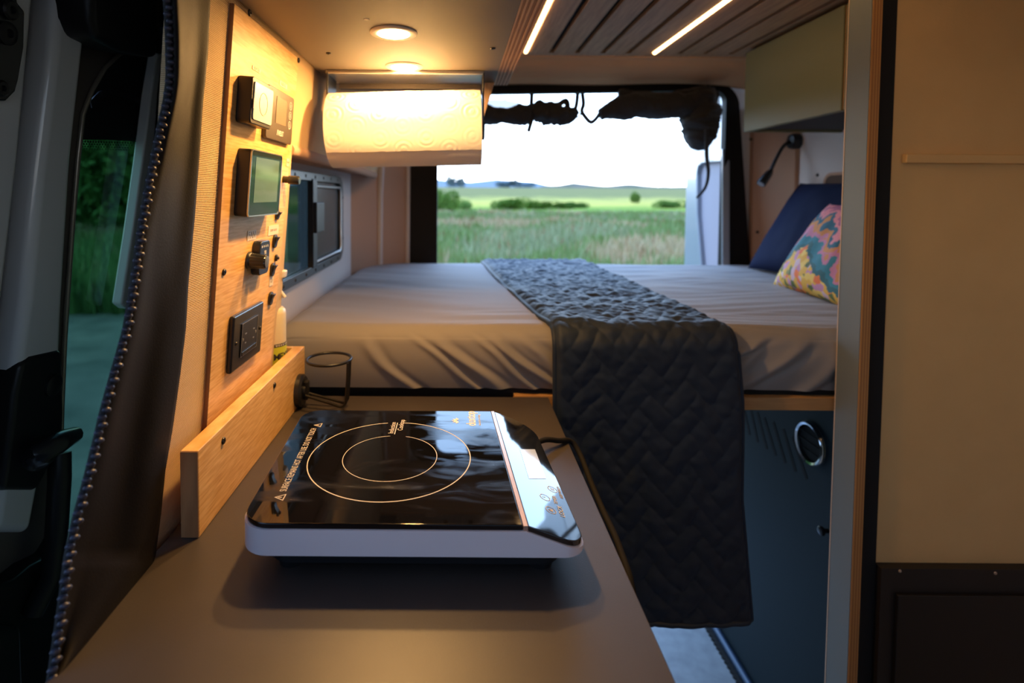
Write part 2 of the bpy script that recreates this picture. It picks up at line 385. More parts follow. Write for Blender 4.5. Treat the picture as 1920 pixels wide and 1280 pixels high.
# black frame strip around the rear opening (velcro band)
X0, X1 = -0.083, 1.080
mb = MB()
def framepts(x0, x1, zt, r, n=8, slope=0.0):
    P = [(x0, ZF)]
    for i in range(n+1):
        a = math.radians(180-90*i/n); P.append((x0+r+math.cos(a)*r, zt-slope-r+math.sin(a)*r))
    for i in range(n+1):
        a = math.radians(90-90*i/n); P.append((x1-r+math.cos(a)*r, zt-r+math.sin(a)*r))
    P.append((x1, ZF)); return P
oo = framepts(-0.196, 1.135, 0.462, 0.10, slope=0.022); ii = framepts(X0, X1, 0.430, 0.045, slope=0.022)
oo = [(min(1.30, x+max(0, 0.28-z)*0.15) if x > 1.0 else x, z) for x, z in oo]
n = len(oo); vs = [(x, 2.19, z) for x, z in oo]+[(x, 2.19, z) for x, z in ii]+[(x, 2.225, z) for x, z in oo]+[(x, 2.225, z) for x, z in ii]
fs = []
for i in range(n-1):
    fs += [(i, i+1, n+i+1, n+i), (2*n+i, 3*n+i, 3*n+i+1, 2*n+i+1), (i, 2*n+i, 2*n+i+1, i+1), (n+i, n+i+1, 3*n+i+1, 3*n+i)]
for i in (0, n-1): fs.append((i, n+i, 3*n+i, 2*n+i))
mb.add(vs, fs)
struct('trim_1', mb, m_curtain, smooth=40)
# outside skin of the rear corners so that no sky leaks in
mb = MB(); mb.box((-0.66, 2.225, ZF), (-0.12, 2.25, 0.56)); mb.box((1.12, 2.225, ZF), (1.36, 2.25, 0.56)); mb.box((-0.12, 2.225, 0.436), (1.12, 2.25, 0.56))
mb.box((-0.66, -0.7, 0.545), (1.36, 2.25, 0.56))
struct('trim_2', mb, m_vanpaint)
# unseen cab end, added to limit front daylight to a windscreen opening
mb = MB(); mb.box((-0.66, -0.74, ZF), (1.36, -0.70, -0.15)); mb.box((-0.66, -0.74, 0.40), (1.36, -0.70, 0.56)); mb.box((-0.66, -0.74, -0.15), (-0.15, -0.70, 0.40)); mb.box((1.1, -0.74, -0.15), (1.36, -0.70, 0.40))
wf = struct('front_light_block', mb, m_black)
mb = MB(); mb.box((-0.68, -0.70, ZF), (-0.64, 0.25, -0.12)); mb.box((-0.64, -0.70, 0.40), (-0.60, 0.25, 0.56))
link('side_light_block', mb, m_seal, wf)  # unseen boxes added to cut daylight from the left of the cab
# unseen blocker added between sliding door and side wall to stop sky light
mb = MB(); mb.prism([(-0.70, 1.20, ZF), (-0.66, 1.14, ZF), (XW_-0.002, 0.90, ZF), (XW_-0.002, 0.94, ZF)], (0, 0, 1.93))
link('sky_blocker', mb, m_black, wf)
# ================================================================== SIDE WINDOW (window_1)
win = struct('window_1', MB().ring([(XW-0.002, a, b) for a, b in rrect(0.435, 0.1335, 0.05, 6, 1.332, -0.0765)], [(XW-0.002, a, b) for a, b in rrect(0.412, 0.111, 0.035, 6, 1.332, -0.0765)], (0.012, 0, 0)), mat('dark_window_frame', (0.05, 0.055, 0.055), 0.35, 0.4), bevel=0.002)
for i in range(9):
    y = 0.98+i*0.088
    for z in (-0.199, 0.046): screw_at((XW+0.0095, y, z), (1, 0, 0), 0.0045, win, 'screw')
for z in (-0.14, -0.01): screw_at((XW+0.0095, 1.756, z), (1, 0, 0), 0.0045, win, 'screw')
link('pane', MB().box((XW-0.006, 0.925, -0.19), (XW-0.003, 1.41, 0.036)), glass_mat('side_window_glass', (0.25, 0.3, 0.3)), win)
link('pane', MB().box((XW-0.004, 1.42, -0.19), (XW-0.001, 1.745, 0.036)), mat('grey_screen_pane', (0.055, 0.06, 0.062), 0.25, bump=('noise', 30, 0.1, (1, 20, 1)), spec=0.8), win)
link('sash_rail', MB().box((XW-0.002, 1.385, -0.19), (XW+0.014, 1.425, 0.04)), m_blackpl, win, bevel=0.002)
link('sash_handle', MB().box((XW+0.012, 1.39, -0.10), (XW+0.022, 1.47, -0.02)), m_blackpl, win, bevel=0.003)
link('inner_rail', MB().tube([(XW+0.006, 1.43, 0.022), (XW+0.006, 1.73, 0.022), (XW+0.006, 1.742, 0.01), (XW+0.006, 1.742, -0.165), (XW+0.006, 1.73, -0.18), (XW+0.006, 1.43, -0.18)], 0.004, 8), m_alu, win, smooth=60)
# ================================================================== SLIDING DOOR AT LEFT (door_1 + window_2)
DP = V((-0.60, 0, 0.30)); DN = V((1, 0, -0.10)).normalized()
def dpt(px, py, d=0.0):
    return at_pl(px, py, DP + DN*d, DN)
DWIN = [(305, 40), (262, 78), (222, 103), (196, 128), (172, 170), (155, 215), (146, 300), (136, 420), (126, 560), (121, 640), (116, 760), (112, 900), (90, 1010), (40, 1100), (60, 1190), (120, 1215), (210, 1180), (305, 1100)]
def outline_pl(pts, d): return [dpt(a, b, d) for a, b in pts]
# door skin as frame around the glass: built as a ring from window outline to a large outline
wo = outline_pl(DWIN, 0.0)
cy = sum(p.y for p in wo)/len(wo); cz = sum(p.z for p in wo)/len(wo)
def dplane(y, z): # point of door plane
    x = (DP.dot(DN) - z*DN.z)/DN.x; return V((x, y, z))
big = []
for p in wo:
    dy, dz = p.y-cy, p.z-cz; s_ = 9
    if abs(dy) > 1e-6: s_ = min(s_, ((1.45 if dy > 0 else 0.25)-cy)/dy)
    if abs(dz) > 1e-6: s_ = min(s_, ((0.52 if dz > 0 else -1.32)-cz)/dz)
    big.append(dplane(cy+dy*s_, cz+dz*s_))
door = struct('door_1', MB().ring(big, wo, -DN*0.035), mat('door_inner_trim', (0.14, 0.115, 0.105), 0.6))
link('window_bead', MB().tube([dpt(a, b, 0.004) for a, b in DWIN], 0.004, 8, closed=True), mat('bright_bead', (0.45, 0.40, 0.34), 0.25, 0.5), door, smooth=60)
# rolled-over white beam (pillar pressing) nearer than the skin, and outer white panel
def strip(ptsL, ptsR, d0, d1, mat_, name, parent, bev=0.012):
    poly = [dpt(a, b, d1) for a, b in ptsL]+[dpt(a, b, d1) for a, b in ptsR[::-1]]
    return link(name, MB().prism(poly, -DN*(d1-d0)), mat_, parent, bevel=bev, segs=4)
strip([(112, -60), (100, 100), (72, 330), (50, 560), (30, 700), (-10, 1000)], [(182, -60), (165, 60), (138, 300), (122, 560), (116, 700), (60, 1000)], 0.0, 0.045, m_vanpaint, 'pillar_pressing', door, 0.014)
strip([(-160, -60), (-160, 320), (-160, 700), (-200, 1000)], [(72, -60), (38, 300), (8, 560), (-60, 1000)], 0.0, 0.055, m_vanpaint, 'pillar_panel', door, 0.01)
strip([(76, -60), (40, 300), (10, 560), (-60, 1000)], [(108, -60), (98, 100), (70, 330), (44, 580)], 0.0, 0.012, m_seal, 'rubber_seal', door, 0.003)
# latch plate top left
lp = link('door_latch_plate', MB().prism([dpt(a, b, 0.068) for a, b in ((-60, -40), (28, -40), (34, 5), (48, 22), (46, 90), (36, 150), (30, 172), (12, 190), (-60, 190))], -DN*0.012), m_blackpl_s, door, bevel=0.003, label='black latch plate with bolts')
for a, b, r in ((15, 18, 0.012), (10, 62, 0.014), (-2, 165, 0.010)):
    p = dpt(a, b, 0.068); link('bolt', MB().lathe([(r, 0), (r, 0.004), (r*0.8, 0.006), (r*0.4, 0.006), (r*0.35, 0.002)], p, DN, 18), m_blackpl, lp, smooth=40)
# door window glass with black printed band at the top
w2 = struct('window_2', MB().prism(outline_pl(DWIN, -0.015), -DN*0.004), glass_mat('tinted_privacy_glass', (0.36, 0.50, 0.42)))
fr_poly = [(305, 20), (262, 78), (222, 103), (196, 128), (172, 170), (155, 215), (150, 262), (200, 262), (262, 266), (310, 270)]
link('printed_band', MB().prism(outline_pl(fr_poly, -0.012), -DN*0.002), m_black, w2)
mb = MB()
for r_ in range(4):
    for i in range(26):
        px = 150+i*5+(r_ % 2)*2.5; py = 265+r_*4.5+ (px-150)*0.03
        if px > 270: continue
        p = dpt(px, py, -0.0115); mb.cyl(p, p-DN*0.0006, 0.0022-0.0004*r_, n=6)
o = link('printed_dots', mb, m_black, w2); o['kind'] = 'stuff'
# ribbed rubber gasket arch on the glass top
mb = MB(); arc = [(170, 195), (186, 178), (215, 170), (245, 180), (272, 196)]
for i in range(36):
    t = i/35*4; a = int(min(t, 3)); q = t-a; px = arc[a][0]*(1-q)+arc[a+1][0]*q; py = arc[a][1]*(1-q)+arc[a+1][1]*q
    p0 = dpt(px, py-7, 0.0); p1 = dpt(px+3, py+7, 0.0); mb.tube([p0, p1], 0.0016, 5)
o = link('ribbed_gasket', mb, m_blackpl_s, w2, smooth=60); o['kind'] = 'stuff'
# second white jamb strip right of glass
strip([(296, 100), (283, 180), (268, 300), (250, 430), (228, 570)], [(306, 100), (296, 180), (288, 300), (266, 430), (240, 580)], 0.0, 0.02, m_vanpaint, 'jamb_strip', door, 0.004)
# black grab cover at the top
mb = MB(); mb.prism([dpt(a, b, 0.09) for a, b in ((170, -40), (172, 40), (180, 72), (230, 98), (298, 110), (302, -40))], -DN*0.07)
link('roller_cover', mb, m_blackpl, door, bevel=0.012, segs=3, label='black moulded roller cover')
# inside handle
mb = MB(); mb.prism([dpt(a, b, 0.05) for a, b in ((40, 684), (60, 668), (118, 655), (122, 770), (120, 830), (70, 920), (5, 920), (15, 850), (28, 740))], -DN*0.05)
hb = link('door_handle', mb, m_blackpl, door, bevel=0.008, segs=3, label='black handle housing with lever')
mb = MB(); mb.tube([dpt(70, 855, 0.06), dpt(84, 845, 0.078), dpt(105, 832, 0.085), dpt(124, 822, 0.082), dpt(140, 815, 0.076)], lambda t: 0.021-0.009*t, 12)
link('lever', mb, m_blackpl_s, hb, smooth=60)
link('grab_bar', MB().tube([dpt(112, 850, 0.04), dpt(112, 900, 0.05), dpt(106, 1000, 0.05), dpt(96, 1080, 0.05), dpt(60, 1150, 0.04)], 0.016, 12), m_blackpl, hb, smooth=60)
link('rotary_lock', MB().lathe([(0.016, 0), (0.016, 0.004), (0.012, 0.006)], dpt(98, 722, 0.05), DN, 20), m_blackpl, hb, smooth=40)
# lower trim block
mb = MB(); mb.prism([dpt(a, b, 0.03) for a, b in ((-40, 1110), (30, 1085), (60, 1060), (100, 1040), (128, 990), (150, 1300), (-60, 1320))], -DN*0.05)
link('lower_trim', mb, m_blackpl, door, bevel=0.006)
# the little recessed step pod at bottom left
link('trim_pod', MB().prism([dpt(a, b, 0.06) for a, b in ((-40, 1180), (44, 1172), (48, 1290), (-40, 1320))], -DN*0.04), m_blackpl, door, bevel=0.01, segs=3)
# ================================================================== CURTAIN WITH ZIP
zipx = [(302, -80), (312, 0), (316, 70), (317, 150), (311, 195), (300, 240), (288, 300), (276, 360), (264, 430), (255, 500), (246, 560), (236, 620), (216, 690), (194, 770), (180, 830), (160, 910), (143, 970), (128, 1040), (118, 1120), (108, 1190), (98, 1260), (84, 1340)]
rgt = [(385, -80), (392, 0), (388, 100), (378, 200), (370, 320), (362, 420), (352, 520), (346, 620), (336, 700), (322, 800), (308, 880), (300, 960), (288, 1052), (258, 1090), (215, 1145), (165, 1210), (110, 1275), (60, 1340)]
def polyx(P, y): return interp([p[1] for p in P], [p[0] for p in P], y)
def curtain_pt(u, v):
    py = -80+v*1420; xl = polyx(zipx, py); xr = polyx(rgt, py)
    z_guess = (367-py)/1010*0.55
    Xr = wallx(max(z_guess, ZC))+0.022; 
    if py > 1052: Xr = -0.329
    px = xl+(xr-xl)*u
    # folds: the sheet waves in X while it runs from the wall edge out to the zip
    X = Xr - 0.012*(1-u)*0.5 + 0.006*math.sin(u*5+v*4)*(1-u*u)*min(1, u*5) + 0.0025*math.sin(u*9-v*9)*(1-u)*min(1, u*5)
    return at_x(px, py, X)
mb = MB(); mb.grid(curtain_pt, 26, 90)
cur = thing('zip_curtain', 'black coated curtain with a chunky zip edge beside the woven wall', 'curtain', (-0.335, 0.55, ZC))
link('cloth', mb, m_curtain, cur, smooth=180, solid=0.003, recalc=False)
pts = [curtain_pt(0, j/90) for j in range(91)]
link('zip_tape', MB().tube(pts, 0.0035, 8), mat('zip_tape_black', (0.012, 0.012, 0.014), 0.8), cur, smooth=60)
# teeth laid at even spacing
acc = 0; step = 0.0085; L = [0]
for a, b in zip(pts, pts[1:]): L.append(L[-1]+(b-a).length)
proto = None; k = 0
tm = bpy.data.meshes.new('zip_tooth'); bmx = bmesh.new(); bmesh.ops.create_uvsphere(bmx, u_segments=8, v_segments=6, radius=1); bmx.to_mesh(tm); bmx.free(); tm.shade_smooth(); tm.materials.append(m_zip)
s_ = 0.02
while s_ < L[-1]-0.01:
    i = int(np.searchsorted(L, s_))-1; t = (s_-L[i])/(L[i+1]-L[i]); p = pts[i].lerp(pts[i+1], t); d = (pts[i+1]-pts[i]).normalized()
    # sit on the camera-facing side of the tape (interior side)
    side = V((0.75, -0.65, 0)).normalized(); a = side
    q = p + side*0.0035 + (d.cross(side))*(0.0012 if k % 2 else -0.0012)
    o = bpy.data.objects.new('zip_tooth', tm); C.objects.link(o); o.parent = cur
    M = frame(q-ORG[cur.name], d.cross(side).normalized()*0.0042, d*0.0027, side*0.0026); o.matrix_local = M
    ORG[o.name] = ORG[cur.name]; s_ += step*0.78; k += 1
# ================================================================== COUNTERTOP + base cabinet
ct = link('countertop', MB().box((-0.335, -0.15, ZC-0.022), (0.183, 1.058, ZC)), m_counter, bevel=0.0015)
tag(ct, 'long matte brown-grey laminate countertop under the induction cooktop', 'countertop')
base = thing('kitchen_cabinet', 'brown-grey base cabinet carrying the long countertop', 'cabinet', (-0.08, 0.46, ZF))
link('body', MB().box((-0.33, -0.14, ZF), (0.155, 1.045, ZC-0.0225)), m_teal, base)
for i in range(2):
    y0 = -0.12+i*0.59
    d_ = link('door', MB().box((0.1555, y0, ZF+0.08), (0.172, y0+0.565, ZC-0.03)), m_teal, base, bevel=0.001)
    link('handle', MB().cyl((0.172, y0+0.5, -0.5), (0.183, y0+0.5, -0.5), 0.01), m_blackmetal, d_)
# ================================================================== BAMBOO LEDGE
led = thing('bamboo_ledge_tray', 'pale bamboo ledge box along the wall side of the countertop', 'shelf', (-0.30, 0.8, ZC))
LX0, LX1, LZ = -0.319, -0.298, -0.297
fb = link('front_board', MB().prism([(LX0, 0.611, ZC), (LX1, 0.611, ZC), (LX1, 1.045, ZC), (LX0, 1.045, ZC)], (0, 0, LZ-ZC)), m_bamboo, led, bevel=0.0012)
link('end_grain', MB().box((LX0+0.0005, 0.6102, ZC+0.001), (LX1-0.0005, 0.6109, LZ-0.001)), m_bamboo_end, led)
link('end_board', MB().box((-0.3805, 1.033, ZC), (LX0-0.0002, 1.045, LZ)), m_bamboo, led, bevel=0.001)
link('bottom_board', MB().box((-0.3805, 0.95, ZC), (LX0-0.0002, 1.0328, ZC+0.010)), m_bamboo, led)
screw_at(at_x(418, 826, LX1), (1, 0, 0), 0.0045, led); screw_at(at_x(514, 722, LX1), (1, 0, 0), 0.0045, led)
# ================================================================== CONTROL BOARD
u_ = V((0, 1, 0)); v_ = V((0.076, 0, 1)).normalized(); n_ = u_.cross(v_)
BO = V((-0.330, 0, -0.30))
def bp(px, py, d=0.0): return at_pl(px, py, BO+n_*d, n_)
def buv(px, py, d=0.0):
    p = bp(px, py, d)-BO; return p.dot(u_), p.dot(v_)
BM = frame(BO, u_, v_, n_)     # local x=along van, y=up, z=out of board
ub0 = 0.703; ub1t = buv(560, 110)[0]; ub1b = 0.945
brd = thing('bamboo_control_board', 'tall bamboo board carrying the switches, screens and outlet', 'panel', (-0.34, 0.80, LZ-0.08))
vt = buv(560, 110)[1]
poly = [BM @ V(p) for p in ((ub0, -0.088, 0), (ub1b-0.005, -0.088, 0), (ub1b, 0.0, 0), (ub1t, vt-0.0, 0), (ub0, vt, 0))]
link('board', MB().prism(poly, -n_*0.012), m_bamboo, brd)
link('board_edge', MB().prism([BM @ V(p) for p in ((ub0-0.0006, -0.087, -0.0005), (ub0-0.0002, -0.087, -0.0005), (ub0-0.0002, vt, -0.0005), (ub0-0.0006, vt, -0.0005))], -n_*0.0112), m_bamboo_end, brd)
for px, py in ((467, 24), (559, 113), (419, 510)): screw_at(bp(px, py), n_, 0.0048, brd)
def sticker(px0, py0, px1, py1, s_, label=None):
    a = buv(px0, py0); b = buv(px1, py1); u0, u1 = sorted((a[0], b[0])); v0, v1 = sorted((a[1], b[1]))
    o = link('label_sticker', MB(BM).box((u0, v0, 0.0002), (u1, v1, 0.0008)), m_labelpaper, brd)
    text('lettering', s_, (u1-u0)*1.35/max(3, len(s_)), BM @ Matrix.Translation((0.5*(u0+u1), 0.5*(v0+v1), 0.0009)), m_labelink, o, 'CENTER', bold=0.00002, sx=0.95)
sticker(473, 122, 487, 138, 'HEATER'); sticker(524, 150, 537, 168, 'FRIDGE'); sticker(464, 433, 479, 448, 'FAN'); sticker(503, 424, 521, 438, 'STRIP LIGHTS')
sticker(505, 520, 511, 534, 'WP'); sticker(537, 297, 541, 312, 'PUMP')
# (a) box controller; lamp glare is painted as a pale pane colour
def dev_rect(c, d):
    P = [buv(px, py, d) for px, py in c]
    u0 = (P[0][0]+P[3][0])/2; u1 = (P[1][0]+P[2][0])/2; v1 = (P[0][1]+P[1][1])/2; v0 = (P[2][1]+P[3][1])/2
    return u0, u1, v0, v1
u0, u1, v0, v1 = dev_rect(((477, 137), (514, 168), (510, 243), (471, 232)), 0.022)
a_ = thing('heater_controller', 'deep black square controller with a glaring glossy face, top of the board', 'controller', BM @ V((u0, v0, 0)))
link('housing', MB(BM).prism([(a, b, 0.0) for a, b in rrect((u1-u0)/2, (v1-v0)/2, 0.006, 4, (u0+u1)/2, (v0+v1)/2)], (0, 0, 0.0205)), m_blackpl, a_, bevel=0.0015)
link('face', MB(BM).prism([(a, b, 0.0206) for a, b in rrect((u1-u0)/2-0.004, (v1-v0)/2-0.006, 0.004, 4, (u0+u1)/2+0.001, (v0+v1)/2)], (0, 0, 0.0016)), mat('lamp_glare_face', (0.62, 0.60, 0.55), 0.12, coat=1.0), a_, bevel=0.0005)
link('dial_ring', MB(BM).ring([((u0+u1)/2+math.cos(t)*0.016, (v0+v1)/2+math.sin(t)*0.016, 0.0223) for t in np.linspace(0, 2*math.pi, 33)[:-1]], [((u0+u1)/2+math.cos(t)*0.0148, (v0+v1)/2+math.sin(t)*0.0148, 0.0223) for t in np.linspace(0, 2*math.pi, 33)[:-1]], (0, 0, 0.0003)), mat('pale_ring', (0.45, 0.42, 0.36), 0.4), a_)
link('clip', MB(BM).box((u0+0.001, v0+0.02, 0.0225), (u0+0.006, v0+0.034, 0.0235)), m_printw, a_)
# (b) thin display plate
u0, u1, v0, v1 = dev_rect(((506, 156), (553, 187), (545, 273), (497, 256)), 0.007)
b_ = thing('display_controller', 'flat brown display plate with three round buttons beside the square controller', 'controller', BM @ V((u0, v0, 0)))
link('plate', MB(BM).prism([(a, b, 0.0) for a, b in rrect((u1-u0)/2, (v1-v0)/2, 0.006, 5, (u0+u1)/2, (v0+v1)/2)], (0, 0, 0.007)), mat('dark_brown_gloss', (0.055, 0.040, 0.030), 0.3), b_, bevel=0.001)
uw, vh = u1-u0, v1-v0
link('screen', MB(BM).box((u0+uw*0.30, v0+vh*0.34, 0.0071), (u0+uw*0.70, v0+vh*0.86, 0.0075)), mat('tan_screen', (0.16, 0.11, 0.07), 0.15), b_)
for k in range(3):
    cx_, cy_ = u0+uw*0.86, v0+vh*(0.80-0.20*k); th = np.linspace(0, 2*math.pi, 25)[:-1]
    link('button', MB(BM).ring([(cx_+math.cos(t)*0.0068, cy_+math.sin(t)*0.0068, 0.0071) for t in th], [(cx_+math.cos(t)*0.006, cy_+math.sin(t)*0.006, 0.0071) for t in th], (0, 0, 0.0003)), m_printw, b_)
    link('button_mark', MB(BM).box((cx_-0.0008, cy_-0.003, 0.0071), (cx_+0.0008, cy_+0.003, 0.0074)), m_printw, b_)
text('lettering', 'ΛVELIT', 0.0115, BM @ Matrix.Translation((u0+uw*0.50, v0+vh*0.16, 0.0074)), m_printw, b_, 'CENTER', bold=0.0002, sx=0.9)
# (c) touch display
u0, u1, v0, v1 = dev_rect(((476, 277), (531, 294), (521, 406), (462, 402)), 0.020)
c_ = thing('touch_display', 'thick touch screen in a black case with thin metal rim, mid board', 'screen', BM @ V((u0, v0, 0)))
rr = rrect((u1-u0)/2, (v1-v0)/2, 0.006, 4, (u0+u1)/2, (v0+v1)/2); ri_ = rrect((u1-u0)/2-0.0016, (v1-v0)/2-0.0016, 0.005, 4, (u0+u1)/2, (v0+v1)/2)
link('case', MB(BM).prism([(a, b, 0.0) for a, b in rr], (0, 0, 0.018)), m_blackpl, c_, bevel=0.001)
link('rim', MB(BM).ring([(a, b, 0.0181) for a, b in rr], [(a, b, 0.0181) for a, b in ri_], (0, 0, 0.002)), m_alu, c_)
link('glass', MB(BM).prism([(a, b, 0.0181) for a, b in ri_], (0, 0, 0.0013)), mat('reflection_tint_glass', (0.012, 0.03, 0.03), 0.06, spec=0.7), c_)
link('display_area', MB(BM).box((u0+(u1-u0)*0.14, v0+0.020, 0.01945), (u1-(u1-u0)*0.10, v1-0.010, 0.0197)), mat('reflection_display', (0.10, 0.15, 0.12), 0.06, spec=1.0, emit=((0.25, 0.42, 0.34), 0.07), coat=0.5), c_)  # green tint and faint glow imitate the outside scene mirrored in the glass
text('lettering', 'victron', 0.006, BM @ Matrix.Translation((u0+(u1-u0)*0.66, v0+0.009, 0.0197)), mat('grey_ink', (0.25, 0.27, 0.27), 0.5), c_, 'CENTER') if False else None
# (d) rotary knob + (e) slim module
pu, pv = buv(466, 488)
k_ = thing('rotary_knob', 'fat black rotary knob with a flat grey cap, left of the slim module', 'knob', BM @ V((pu, pv, 0)))
link('collar', MB(BM).lathe([(0.0135, 0), (0.0135, 0.003), (0.012, 0.005)], (pu, pv, 0), (0, 0, 1), 24), m_blackpl, k_, smooth=40)
mb = MB(BM); nn = 30
prof = []
for (r, h) in ((0.0118, 0.005), (0.0115, 0.012), (0.0108, 0.026), (0.0100, 0.0275)):
    prof.append([(pu+math.cos(2*math.pi*i/nn)*(r*(0.95 if i % 2 else 1.0)), pv+math.sin(2*math.pi*i/nn)*(r*(0.95 if i % 2 else 1.0)), h) for i in range(nn)])
vs = sum(prof, []); fs = [(j*nn+i, j*nn+(i+1) % nn, (j+1)*nn+(i+1) % nn, (j+1)*nn+i) for j in range(3) for i in range(nn)]+[tuple(range(nn))[::-1], tuple(range(3*nn, 4*nn))]
mb.add(vs, fs); link('grip', mb, m_blackpl_s, k_)
link('cap', MB(BM).lathe([(0.0088, 0.0276), (0.0088, 0.0282), (0.008, 0.0284)], (pu, pv, 0), (0, 0, 1), 24), mat('grey_cap', (0.11, 0.12, 0.14), 0.35), k_, smooth=40)
u0, u1, v0, v1 = dev_rect(((488, 452), (507, 450), (501, 513), (484, 515)), 0.012)
e_ = thing('fan_module', 'slim black fan switch module with white icons behind the rotary knob', 'switch', BM @ V((u0, v0, 0)))
link('body', MB(BM).prism([(a, b, 0.0) for a, b in rrect((u1-u0)/2, (v1-v0)/2, 0.008, 5, (u0+u1)/2, (v0+v1)/2)], (0, 0, 0.013)), m_blackpl_s, e_, bevel=0.0015)
for k in range(4):
    link('icon', MB(BM).box((u0+0.005+k*(u1-u0-0.01)/4, v1-0.010, 0.0131), (u0+0.0075+k*(u1-u0-0.01)/4, v1-0.0065, 0.0134)), m_printw, e_)
    link('icon', MB(BM).box((u0+0.004+k*(u1-u0-0.01)/4, v0+0.011, 0.0131), (u0+0.007+k*(u1-u0-0.01)/4, v0+0.0125, 0.0134)), m_printw, e_)
text('lettering', '98', 0.009, BM @ Matrix.Translation(((u0+u1)/2, (v0+v1)/2+0.008, 0.0134)), m_printw, e_, 'CENTER')
# (f) rocker switches
def rocker(px, py, hw, hh, label, small=False):
    pu, pv = buv(px, py); r = thing('rocker_switch', label, 'switch', BM @ V((pu, pv-hh, 0)), 'switches down the far edge of the control board')
    link('bezel', MB(BM).prism([(a, b, 0.0) for a, b in rrect(hw, hh, hw*0.95, 6, pu, pv)], (0, 0, 0.004)), m_blackpl, r, bevel=0.001)
    if not small:
        link('rocker', MB(BM).prism([(pu-hw*0.62, pv-hh*0.7, 0.004), (pu-hw*0.62, pv, 0.0055), (pu-hw*0.62, pv+hh*0.7, 0.0095), (pu-hw*0.62, pv+hh*0.72, 0.004)], (hw*1.24, 0, 0)), m_blackpl_s, r, bevel=0.0006)
    else:
        link('push_button', MB(BM).lathe([(hw*0.6, 0.004), (hw*0.6, 0.0065), (hw*0.4, 0.007)], (pu, pv, 0), (0, 0, 1), 18), m_blackpl_s, r, smooth=40)
rocker(513.5, 452, 0.0085, 0.0115, 'oval black rocker switch, highest one clear of the screen')
rocker(516, 483, 0.0045, 0.006, 'tiny round black push button between two oval rockers', True)
rocker(509, 505, 0.0085, 0.0115, 'oval black rocker switch just below the tiny round button')
rocker(505.5, 559, 0.0085, 0.0115, 'lowest oval black rocker switch, above the outlet')
rocker(518, 403, 0.0075, 0.008, 'black switch half hidden at the lower corner of the touch screen')
pu, pv = buv(531, 336)
s2_ = thing('pump_knob', 'small black push knob sticking out past the board edge by the screen', 'knob', BM @ V((pu, pv, 0)))
link('stem', MB(BM).lathe([(0.006, 0), (0.006, 0.010)], (pu, pv, 0), (0, 0, 1), 18), m_blackpl, s2_, smooth=40)
link('cap', MB(BM).lathe([(0.0075, 0.010), (0.0078, 0.026), (0.0065, 0.029)], (pu, pv, 0), (0, 0, 1), 22), m_blackpl_s, s2_, smooth=40)
# (g) outlet
u0, u1, v0, v1 = dev_rect(((438.5, 596), (495.5, 563), (489, 655), (434, 706)), 0.008)
g_ = thing('wall_outlet', 'large black double outlet plate low on the bamboo board', 'outlet', BM @ V((u0, v0, 0)))
link('cover_plate', MB(BM).box((u0, v0, 0), (u1, v1, 0.008)), m_blackpl_s, g_, bevel=0.003)
cu_, cv_ = (u0+u1)/2, (v0+v1)/2; hw, hh = (u1-u0)*0.27, (v1-v0)*0.30
link('socket_body', MB(BM).box((cu_-hw, cv_-hh, 0.008), (cu_+hw, cv_+hh, 0.0095)), m_blackpl, g_, bevel=0.0006)
mf = mat('pin_hole_glint', (0.30, 0.29, 0.28), 0.3, 0.6)
rc = [(cu_-hw, cv_-hh), (cu_+hw, cv_-hh), (cu_+hw, cv_+hh), (cu_-hw, cv_+hh)]
link('socket_outline', MB(BM).ring([(a, b, 0.0096) for a, b in rc], [(cu_+(a-cu_)*0.965, cv_+(b-cv_)*0.975, 0.0096) for a, b in rc], (0, 0, 0.0003)), mf, g_)
for sy in (-1, 1):
    for dx_, hgt in ((-0.007, 0.0035), (0.007, 0.0045)):
        for dz_ in (0,):
            cc = (cu_+sy*hw*0.5+0, cv_+dx_*1.0)
            link('slot', MB(BM).box((cc[0]-hgt*0.7, cc[1]-0.0009, 0.0095), (cc[0]+hgt*0.7, cc[1]+0.0009, 0.0099)), mf, g_)
    link('ground_hole', MB(BM).lathe([(0.0022, 0.0095), (0.0022, 0.0099)], (cu_+sy*hw*0.5-0.008*0+0.009*sy, cv_, 0), (0, 0, 1), 12), mf, g_)
link('reset_button', MB(BM).prism([(cu_-hw*0.9, cv_-hh*0.95, 0.0096), (cu_+hw*0.9, cv_-hh*0.95, 0.0096), (cu_+hw*0.9, cv_-hh*0.72, 0.0096), (cu_-hw*0.9, cv_-hh*0.72, 0.0096)], (0, 0, 0.001)), m_blackpl_s, g_, bevel=0.0003)
for dv in (-1, 1): screw_at(BM @ V((cu_+dv*(u1-u0)*0.40, cv_, 0.008)), n_, 0.003, g_)
# ================================================================== SPRAY BOTTLE
bx_, by_, bz_ = -0.3485, 1.000, ZC+0.0105
bt = thing('spray_bottle', 'cream spray bottle with a lime label standing in the bamboo ledge', 'bottle', (bx_, by_, bz_))
m_bott = mat('cream_bottle_plastic', (0.72, 0.62, 0.42), 0.35, sss=0)
R_ = 0.0275
link('body', MB().lathe([(0.024, 0), (R_, 0.004), (R_, 0.168), (0.0262, 0.174), (0.0225, 0.178), (0.013, 0.182), (0.010, 0.186), (0.010, 0.200)], (bx_, by_, bz_), (0, 0, 1), 36), m_bott, bt, smooth=50)
def band(z0, z1, m, name='label_band', rr=0.0003, par=bt):
    return link(name, MB().lathe([(R_+rr, z0), (R_+rr, z1)], (bx_, by_, bz_), (0, 0, 1), 36), m, par, smooth=50)
lb = band(0.002, 0.114, mat('cream_label', (0.80, 0.72, 0.52), 0.5), 'label')
band(0.108, 0.114, mat('label_black', (0.03, 0.03, 0.03), 0.5), 'label_stripe', 0.0006, lb)
band(0.070, 0.108, mat('lime_label', (0.50, 0.55, 0.03), 0.5), 'label_panel', 0.0006, lb)
